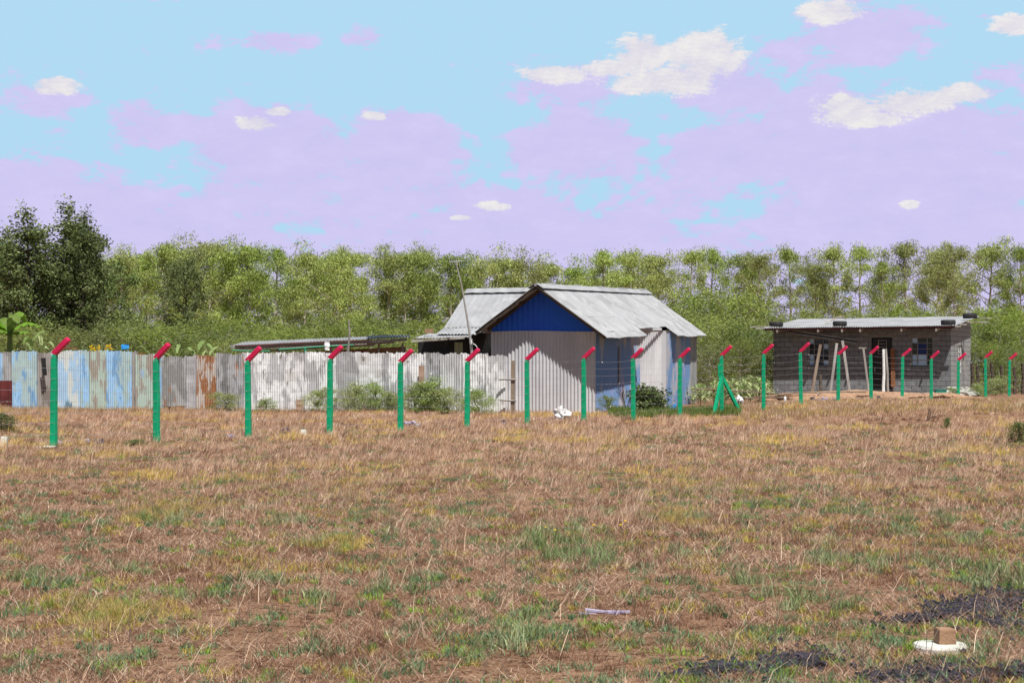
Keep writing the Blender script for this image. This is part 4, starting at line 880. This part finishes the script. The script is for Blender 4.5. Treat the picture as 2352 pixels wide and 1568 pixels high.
names = ['topmost', 'second highest', 'third highest', 'fourth highest', 'fourth lowest', 'third lowest', 'second lowest', 'lowest']
for k in range(strands):
    m_ = MB(); rp = random.Random(k + 5)
    pts = []
    for i in range(NP):
        X, Y, zb, h = tips[i]; z = zb + h - .06 - k * (h - .32) / (strands - 1); pts.append(Vector((X - .02, Y - .075, z)))
    pts.insert(0, pts[0] + (pts[0] - pts[1]) * 3); pts.append(pts[-1] + (pts[-1] - pts[-2]) * 2)
    full = []
    for a, b in zip(pts[:-1], pts[1:]):
        sag = rp.uniform(.01, .05); full += [a.lerp(b, f) - up * (sag * 4 * f * (1 - f)) for f in np.linspace(0, 1, 7)[:-1]]
    full.append(pts[-1]); m_.tube(full, .0023, 4, False)
    for a, b in zip(full[:-1], full[1:]):
        L = (b - a).length; n_ = max(1, int(L / .16))
        for q in range(n_):
            c_ = a.lerp(b, (q + .5) / n_); d_ = Vector((rp.uniform(-1, 1), rp.uniform(-1, 1), rp.uniform(-1, 1))).normalized() * .02; m_.tube([c_ - d_, c_ + d_], .0022, 3, False)
    tag(m_.build('barbed_wire', M['wire']), f'{names[k]} barbed wire strand running along the green posts', 'wire', 'barbed wire strands')

# ------------------------------------------------------------------ weeds, bushes, crops
weed = [tree_model(400 + k, 1.0, .05, .45, 15, 3000, .075, LM['weed'], M['stem'], .012, .18, -1.1, .26, name='weed_clump') for k in range(2)]
for e in weed: first[id(e)] = True
for k, (px, Y, py, s_, lab) in enumerate([(518, 57.2, 908, 1.5, 'low green weeds at the foot of the patchy grey fence sheet'), (610, 57, 918, 1.5, 'low weeds just right of the third green post'), (732, 56.2, 900, 1.3, 'green weeds just left of the fourth green post'), (815, 56, 888, 1.05, 'tall leafy weed clump right of the fourth green post'),
        (868, 55.9, 890, .9, 'leafy weed clump below the grey paint patch on the white fence'), (900, 55.8, 905, 1, 'smaller weed clump left of the fifth green post'), (955, 55.2, 890, 1.1, 'weeds under the rusty strip in the white fence'), (985, 55, 878, .9, 'tallest thin weeds right of the rusty strip in the fence'), (1025, 54.8, 900, 1.3, 'broad weed clump at the zinc sheet left of the sixth post'),
        (1095, 54.3, 898, 1.1, 'small weeds at the foot of the last white sheets'), (1395, 55.3, 915, .9, 'small weed patch at the corner of the grey house'), (2290, 71, 870, 1.5, 'bright green weeds behind the last two posts'), (2262, 70, 880, 1.3, 'green weeds at the right corner of the block house'), (2245, 69, 885, 1.1, 'low weeds between block house corner and the next post'), (2190, 66, 893, .9, 'low green weeds before the rubble at the block house corner')]):
    place(weed[k % 2], px, Y, 1.2 * max(.3, (HZ - py) / F * Y + CH - ground((px - PX0) / F * Y, Y)), k * 1.3, lab, 'weeds', 'weed clumps along the fence and walls', 1.0, s_ * 1.25)
db = tree_model(450, 1.0, .02, .62, 30, 2600, .10, LM['dark'], M['darkbark'], .02, .6, 0, .3, name='dark_bush'); first[id(db)] = True
place(db, 1492, 54.6, .98, .4, 'rounded dark green bush by the side wall of the grey house', 'bush', None, 1.0, .95)
cb = tree_model(451, 1.0, .02, .6, 26, 2400, .09, LM['mid'], M['darkbark'], .02, .3, 0, .3, name='thorn_bush'); first[id(cb)] = True
place(cb, 2, 40, .55, .4, 'green thorny bush at the left edge near the white disc', 'bush', None, 1.0, 1.1)
place(cb, 2340, 34.5, .50, 1.4, 'small bright green bush at the right edge of the field', 'bush', None, 1.0, .75)
place(cb, 2176, 42, .32, 2.4, 'tiny green sapling in the open grass right of the block house', 'bush', None, 1.0, .5)
place(cb, 310, 33.5, .14, 2.4, 'low green patch of creeping plant between the first two posts', 'plant', None, 1.0, 2.4)
# dead shrub
mb = MB(); rp = random.Random(3)
def twig(p, d, L, r_, dep):
    e_ = p + d * L; mb.tube([p, p.lerp(e_, .5) + Vector((rp.uniform(-.02, .02), 0, .01)), e_], [r_, r_ * .8, r_ * .6], 4, False)
    if dep:
        for q in range(3): twig(p.lerp(e_, rp.uniform(.5, 1)), (d + Vector((rp.uniform(-.6, .6), rp.uniform(-.6, .6), rp.uniform(-.1, .5)))).normalized(), L * rp.uniform(.55, .8), r_ * .6, dep - 1)
for q in range(4): twig(G(1440, 55.6) - up * .05, Vector((rp.uniform(-.4, .4), rp.uniform(-.3, .3), 1)).normalized(), .45, .013, 3)
tag(mb.build('dead_shrub', M['deadwood'] if False else M['darkbark']), 'leafless twiggy shrub against the side wall of the grey house', 'shrub')
mb = MB(); p0 = G(2128, 45); 
for q, d in enumerate([(.5, 0, .9), (.75, .1, .55), (.2, .1, .7)]): twig(p0 - up * .03, Vector(d).normalized(), .28, .012, 1)
tag(mb.build('dead_branch', M['darkbark']), 'dead forked branch sticking out of the grass before the block house', 'branch')
# maize
def maize_model(seed, Hh, name='maize_plant', nl=11, wide=.075):
    r = np.random.default_rng(seed); root = empty(name, (0, 0, 0)); s = MB(); s.tube([(0, 0, -.1), (.02, .01, Hh * .5), (0, .02, Hh)], [.016, .013, .006], 5); s.build('stalk', M['stem'], root)
    l = MB()
    for k in range(nl):
        z = Hh * (.08 + .85 * k / nl); a = k * 2.6 + r.random(); L = .55 * (1 - .4 * k / nl) * (.8 + .4 * r.random()); d = Vector((math.cos(a), math.sin(a), 0)); w_ = Vector((-math.sin(a), math.cos(a), 0)) * wide * .5
        pts = [(0, 0, .5), (.3, .22, 1), (.62, .30, .9), (.85, .2, .55), (1, .02, .05)]; vs = []
        for f, hz, ww in pts: c_ = Vector((0, 0, z)) + d * (L * f) + up * (L * hz * 1.2); vs += [c_ - w_ * ww, c_ + w_ * ww + up * .01]
        l.add(vs, [(2 * q, 2 * q + 1, 2 * q + 3, 2 * q + 2) for q in range(4)])
    l.build('leaves', LM['maize'], root); return root
mz = [maize_model(k, .95) for k in (1, 2)]
for e in mz: first[id(e)] = True
k = 0
for row, Y in enumerate((63.5, 66, 68.5)):
    for px in np.arange(1592, 1772, 15):
        pz = px + rr_.uniform(-5, 5); k += 1
        lab = uniq('young pale green maize plant %s ' % ('in the front row', 'in the middle row', 'in the rear row')[row] + where(pz).replace('straight above', 'behind'), ['leafy', 'small', 'bushy', 'slim', 'crowded', 'bent'])
        place(mz[k % 2], pz, Y, rr_.uniform(.65, 1.0), rr_.uniform(0, 6), lab, 'maize', 'maize plants between the two houses', .95, 1.25)
# tall garden plants peering over the fence
for px, Y, h, lab in [(455, 64, 2.75, 'tall long-leaved plant rising over the grey fence sheets'), (405, 64.5, 2.6, 'broad-leaved plant peering over the fence beside the second post'), (480, 65, 2.5, 'leafy stalk behind the rusty fence sheets'), (350, 64, 2.4, 'low stalk topping the fence just left of the second post'), (300, 65, 2.35, 'leafy stalk peeping above the blue sack on the fence'),
                      (95, 63.5, 2.7, 'leafy stalk above the fence just left of the first post'), (75, 64, 2.9, 'tall leafy stalk between the banana plant and first post'), (235, 64, 2.4, 'stalk beside the yellow flowers above the fence')]:
    place(mz[int(px) % 2], px, Y, h, px, lab, 'plant', 'stalks peering over the sheet fence', .95, .8)
mb = MB(); rp = random.Random(8)
for q in range(26): mb.box(P(rp.choice([rp.uniform(205, 232), rp.uniform(240, 258)]), rp.uniform(791, 806), 63.3), (.06, .05, .045), Matrix.Rotation(rp.random() * 3, 3, 'Y'))
o = empty('flowering_plant', (P(228, 0, 63.3).x, 63.3, 0), 0, 'plant with clusters of yellow flowers showing above the fence', 'plant'); f_ = mb.build('flowers', M['fruit'], o); f_.matrix_parent_inverse = Matrix.Translation(-o.location)
mb = MB()
for q in range(14): mb.tube([(rp.uniform(-.2, .2), 0, 0), (rp.uniform(-.45, .4), 0, rp.uniform(2.1, 2.35))], .012, 4)
mb.build('stems', M['stem'], o)
# banana plant
ban = empty('banana_plant', G(22, 64), 0, 'broad-leaved banana plant at the left edge above the fence', 'plant')
bl = leafmat('banana_leaf', (.07, .14, .02), (.22, .38, .04), .35)
ban.scale = (.95, .95, 1.6); mb = MB(); mb.tube([(0, 0, -.1), (0, 0, 1.2), (.03, 0, 2.2)], [.14, .12, .08], 9); mb.build('stem', M['stem'], ban)
for k, (a, L, w_, lift) in enumerate([(200, 1.7, .42, 1.5), (160, 1.5, .40, 1.1), (80, 1.8, .45, 1.9), (300, 1.7, .46, 1.7), (20, 1.5, .42, 1.2), (250, 1.3, .4, .5), (340, 1.2, .4, .4), (120, 1.6, .45, 1.6)]):
    a = R(a); d = Vector((math.cos(a), math.sin(a), 0)); s_ = Vector((-math.sin(a), math.cos(a), 0)); m_ = MB(); vs = []; n_ = 14
    for q in range(n_ + 1):
        f = q / n_; c_ = Vector((0, 0, 1.7)) + d * (L * f * .8) + up * (L * lift * .55 * (f - .85 * f * f)); ww = w_ * (math.sin(math.pi * min(1, f * .96 + .04)) ** .6) * .5
        vs += [c_ - s_ * ww - up * ww * .35 * (1 + .4 * math.sin(q * 2.2)), c_, c_ + s_ * ww - up * ww * .35 * (1 + .4 * math.cos(q * 1.9))]
    m_.add(vs, [x for q in range(n_) for x in ((3 * q, 3 * q + 1, 3 * q + 4, 3 * q + 3), (3 * q + 1, 3 * q + 2, 3 * q + 5, 3 * q + 4))]); m_.build('leaf', bl, ban)

# ------------------------------------------------------------------ survey discs, footings, rubbish, embers
def lump(mb, c, r_, seed, sq=(1, 1, .6), n1=7, n2=10, rough=.25):
    vs = []; c = Vector(c)
    for i in range(n1 + 1):
        for j in range(n2):
            a = math.pi * i / n1; b = 2 * math.pi * j / n2; d = Vector((math.sin(a) * math.cos(b), math.sin(a) * math.sin(b), math.cos(a)))
            k = 1 + rough * mnoise.noise(d * 1.8 + Vector((seed * 3.1, 0, 0))) * 2
            vs.append(c + Vector((d.x * sq[0], d.y * sq[1], d.z * sq[2])) * r_ * k)
    mb.add(vs, [(i * n2 + j, (i + 1) * n2 + j, (i + 1) * n2 + (j + 1) % n2, i * n2 + (j + 1) % n2) for i in range(n1) for j in range(n2)])
for px, py, Y, rw, bw, bh_, bm, lab in [(2158, 1488, 9.62, .155, .098, .085, 'brownblock', 'white concrete disc with a brown block on it in the bottom right'), (10, 1028, 33.2, .27, .12, .16, 'concrete', 'white concrete disc with a pale block at the left edge'), (697, 1003, 37.8, .24, .13, .12, 'concrete', 'pale concrete disc and block between the third and fourth posts')]:
    g_ = G(px, Y); gzz = float(gz(np.array(g_.x), np.array(g_.y))); o = empty('concrete_marker', (g_.x, g_.y, gzz), .1, lab, 'marker', 'concrete survey markers')
    mb = MB(); n_ = 26; rp = random.Random(int(px)); vs = []
    for z_, k in ((-.05, 1.0), (.018, 1.0), (.034, .93), (.036, 0.5)):
        for q in range(n_): a = 2 * math.pi * q / n_; rr = rw * k * (1 + .03 * math.sin(a * 3 + 1) + .015 * math.sin(a * 7)); vs.append((rr * math.cos(a), rr * math.sin(a) * .9, z_))
    fs = [(l * n_ + q, l * n_ + (q + 1) % n_, (l + 1) * n_ + (q + 1) % n_, (l + 1) * n_ + q) for l in range(3) for q in range(n_)]; fs.append(tuple(3 * n_ + q for q in range(n_))); mb.add(vs, fs); mb.build('disc', M['concrete'], o)
    m_ = MB(); b_ = bw / 2; t_ = b_ * .93; z0, z1 = .034, .034 + bh_; e_ = .006
    v_ = [(x, y, z0) for x, y in ((-b_, -b_), (b_, -b_), (b_, b_), (-b_, b_))] + [(x, y, z1 - e_) for x, y in ((-t_, -t_), (t_, -t_), (t_, t_), (-t_, t_))] + [(x * .93, y * .93, z1 + .004 * (i % 2)) for i, (x, y) in enumerate(((-t_, -t_), (t_, -t_), (t_, t_), (-t_, t_)))]
    m_.add(v_, [(0, 1, 5, 4), (1, 2, 6, 5), (2, 3, 7, 6), (3, 0, 4, 7), (4, 5, 9, 8), (5, 6, 10, 9), (6, 7, 11, 10), (7, 4, 8, 11), (8, 9, 10, 11)])
    m_.build('block', M[bm], o, loc=(.03 if bw < .1 else 0, .0, 0))
for i, s_ in ((0, .24), (4, .30), (12, .34), (5, .2)):
    X, Y, zb, h = tips[i]; mb = MB(); lump(mb, (0, 0, 0), s_, i, (1, .6, .10), 6, 14, .2); o = mb.build('concrete_footing', M['concrete'], smooth=True, loc=(X - (.1 if i in (0, 12) else 0), Y - .14, zb + .015)); tag(o, 'flat pale concrete footing spilled round the foot of the %s green post' % ORD[i], 'footing', 'concrete post footings')
# charred / black cotton soil patches, bottom right
r = np.random.default_rng(77); mb = MB()
areas = [((2150, 1405), (2400, 1375), 26, 3600), ((2010, 1560), (2380, 1545), 20, 2900), ((1600, 1545), (1900, 1515), 16, 2200), ((2010, 1440), (2180, 1415), 14, 420), ((2240, 1430), (2400, 1445), 16, 600), ((1770, 1480), (1900, 1490), 16, 40), ((1480, 1555), (1620, 1560), 14, 70)]
for (xa, ya), (xb, yb), sp, n_ in areas:
    for q in range(n_):
        f = r.random(); wide = 1 if r.random() < .85 else 2.4; px = xa + (xb - xa) * f + r.normal(0, 18) * wide; py = ya + (yb - ya) * f + r.normal(0, .5) * sp * wide * (1 - abs(f - .6)); py = min(py, 1640)
        Y = CH * F / (py - HZ); X = (px - PX0) / F * Y
        if vn2.fbm(np.array(X * 4 + 40), np.array(Y * 2.5 + 40)) < .36 or vn.fbm(np.array(X * 22 + 40), np.array(Y * 14 + 40)) < .40: continue
        lump(mb, (X, Y, .008 + .02 * r.random()), float(.006 + .017 * r.random() ** 2), q, (1, 1, .8), 4, 6, .45)
tag(mb.build('charred_soil', M['char']), 'black crumbly charred soil strewn in the bottom right corner', 'charred soil', kind='stuff')
# rubbish
def junk(name, px, Y, size, m_, lab, cat, sq=(1, .7, .5), rough=.5, z=.3, seed=None):
    g_ = G(px, Y); mb = MB(); lump(mb, (0, 0, size * sq[2] * z), size, seed if seed is not None else px % 17, sq, 9, 14, rough); o = mb.build(name, m_, loc=g_); o.rotation_euler = (0, 0, px); return tag(o, lab, cat)
dkj = mat('dark_purple_scrap', (.06, .045, .07), .7, (.14, .11, .15), 12, .7); lvj = mat('lavender_paper', (.42, .38, .50), .7, (.25, .2, .3), 14, .6)
o = junk('plastic_bag', 1291, 49.3, .22, M['bag'], 'crumpled white plastic bag on the dry grass before the gable wall', 'bag', (1, .6, .95), .55, .8)
junk('dark_bottle', 1284, 48.9, .10, dkj, 'dark scrap tucked under the white plastic bag', 'scrap', (1.4, .8, .6))
junk('blue_bag', 1547, 55.4, .20, M['bluebag'], 'bright blue plastic bag at the foot of the grey house', 'bag', (1, .6, .75), .6, .8)
junk('bucket', 1697, 60.5, .17, M['bag'], 'white crumpled container beside the braced green post', 'container', (.8, .6, 1.0), .5, 1.0)
junk('black_bag', 1698, 60.2, .14, M['dark'], 'black bag against the white crumpled container', 'bag', (1, .6, .8), .5, .7)
junk('white_cup', 1803, 60.6, .11, M['bag'], 'small white cup on the mound left of the block house', 'cup', (.5, .5, 1.1), .1, 1.0)
junk('flat_paper', 1187, 44.6, .13, M['bag'], 'flat scrap of white paper left of the seventh green post', 'paper', (1, .7, .25), .3)
junk('brown_carton', 1168, 44.9, .12, M['brownblock'], 'small tan carton scrap between the sixth and seventh posts', 'carton', (.7, .6, 1), .2, .6)
mb = MB(); mb.box((0, 0, .02), (.22, .05, .012), Matrix.Rotation(.12, 3, 'Y')); mb.box((.1, .02, .016), (.16, .04, .012), Matrix.Rotation(-.1, 3, 'Z')); mb.box((-.08, -.02, .012), (.14, .02, .01), Matrix.Rotation(.2, 3, 'Z'))
tag(mb.build('torn_paper', lvj, loc=G(1383, 10.95)), 'torn pale lavender paper strips lying in the foreground grass', 'paper')
scr = [(198, 34.6, .08), (224, 34.4, .12), (135, 34.8, .06), (332, 34.3, .06), (528, 36.9, .09), (580, 39.5, .0), (655, 40.4, .11), (942, 44.5, .13), (960, 44.2, .09), (1018, 44.7, .05), (1138, 46.6, .07), (1158, 44.9, .08), (1163, 47.1, .09), (1222, 46.0, .08), (1245, 46.8, .06), (1265, 49.2, .08), (1760, 58, .12), (1870, 61, .17), (1893, 60.6, .18), (1920, 60.2, .16), (1968, 61.5, .16), (2021, 61.2, .17), (2050, 62, .08)]
for px, Y, s_ in scr:
    if s_: junk('rubbish_scrap', px, Y, s_, dkj if px % 3 else lvj, uniq('small dark scrap of rubbish on the grass ' + where(px).replace('straight above', 'at the foot of'), ['flat', 'bigger', 'crumpled', 'tiny', 'purplish']), 'scrap', (1.2, .8, .6), .6)['group'] = 'rubbish scraps along the post line'
# soil mounds and rubble at the block house
soilm = mat('reddish_soil', (.40, .25, .155), .95, (.24, .13, .08), 6, .8, bump=.8, bscale=10)
for px, Y, s_, sq, lab in [(1870, 64.5, 1.6, (1.6, .5, .16), 'low reddish soil mound under the left window of the block house'), (2000, 66, 1.7, (1.5, .5, .16), 'low reddish soil bank before the block house doorway'), (2110, 65.5, 1.5, (1.5, .5, .15), 'low soil bank under the right window of the block house'), (1900, 61.5, .9, (1.9, .6, .19), 'brown heap of dug soil and rubbish behind the fourteenth post'), (2025, 61.5, .7, (1.6, .6, .2), 'brown heap of dug soil behind the fifteenth post')]:
    g_ = G(px, Y); mb = MB(); lump(mb, (0, 0, 0), s_, px % 7, sq, 12, 26, .25); tag(mb.build('soil_mound', soilm, smooth=True, loc=g_), lab, 'mound', 'soil mounds by the block house')
mb = MB(); r2 = random.Random(4)
for q, (px, Y, s_, z_) in enumerate([(2165, 68.6, .30, .05), (2185, 68.2, .36, .08), (2205, 68.4, .34, .06), (2226, 69.0, .30, .05), (2240, 69.6, .25, .03), (2175, 67.6, .2, .02), (2200, 67.6, .24, .03), (2150, 68.4, .2, .05), (2190, 68.9, .3, .25), (2215, 69.3, .25, .22)]):
    m_ = MB(); lump(m_, (0, 0, 0), s_, q, (1.1, .8, .6), 6, 8, .45); tag(m_.build('rubble_stone', mat('rubble_stone_%d' % q if False else 'pale_rubble', (.46, .45, .40), .9, (.30, .30, .27), 5, .7, bump=.5) if q == 0 else bpy.data.materials['pale_rubble'], loc=G(px, Y) + up * z_),
        'pale rubble stone %s the corner of the block house' % ['left of', 'low before', 'right before', 'far right of', 'outermost right of', 'small, front left of', 'small, front centre of', 'small, leftmost at', 'upper, piled at', 'upper right, piled at'][q], 'stone', 'rubble stones at the block house corner')
m_ = MB(); m_.box((0, 0, .18), (.42, .3, .22)); m_.box((0, 0, .31), (.48, .34, .03)); tag(m_.build('jerrycan_box', mat('teal_plastic', (.03, .24, .18), .5), loc=G(2160, 67.2)), 'teal plastic crate before the corner of the block house', 'crate')
# dark posts of an old fence right of the block house
for k, px in enumerate((2233, 2245, 2262, 2278, 2300, 2330, 2349)):
    mb = MB(); g_ = G(px, 74); mb.tube([(0, 0, -.1), (.03, 0, .7), (-.02, 0, 1.35 - .1 * (k % 3))], [.08, .07, .06], 6); tag(mb.build('charred_post', M['darkbark'], loc=g_), uniq('short dark timber post among bushes ' + where(px), ['thin', 'leaning', 'old']), 'post', 'old dark posts right of the block house')
# tall dry stalks in the field
r = np.random.default_rng(9); mb = MB()
for q in range(420):
    Y = float(8.5 + 24 * r.random() ** 1.2); X = float((r.random() - .5) * .62 * Y); h = float(.22 + .25 * r.random()); a = float(r.normal(0, .35)); z = float(gz(np.array(X), np.array(Y)))
    mb.tube([(X, Y, z), (X + a * h * .3, Y, z + h * .6), (X + a * h, Y + .02, z + h)], [.0022 + .00005 * Y, .002, .0012], 3, False)
tag(mb.build('dry_stalks', M['deadwood']), 'thin dark dry stalks standing above the field grass', 'stalks', kind='stuff')
# yellow flowers
for q, (px, py) in enumerate([(1436, 1195), (1425, 1206), (1363, 1207), (1253, 1214), (1275, 1221)]):
    Y = CH * F / (py + 14 - HZ); m_ = MB(); g_ = G(px, Y); m_.tube([(0, 0, -.01), (0, .01, .055)], .002, 4); s = m_.build('stem', M['stem']); o = empty('yellow_flower', g_, 0, 'small yellow daisy ' + ['uppermost of the five in the weeds', 'second uppermost of the five', 'middle of the five, among weeds', 'orange tinted, leftmost of the five', 'orange tinted, lowest of the five'][q], 'flower', 'yellow daisies in the foreground weeds'); s.parent = o
    m_ = MB(); lump(m_, (0, 0, .058), .016, q, (1, 1, .5), 4, 8, .1); m_.build('flower_head', M['fruit'], o)
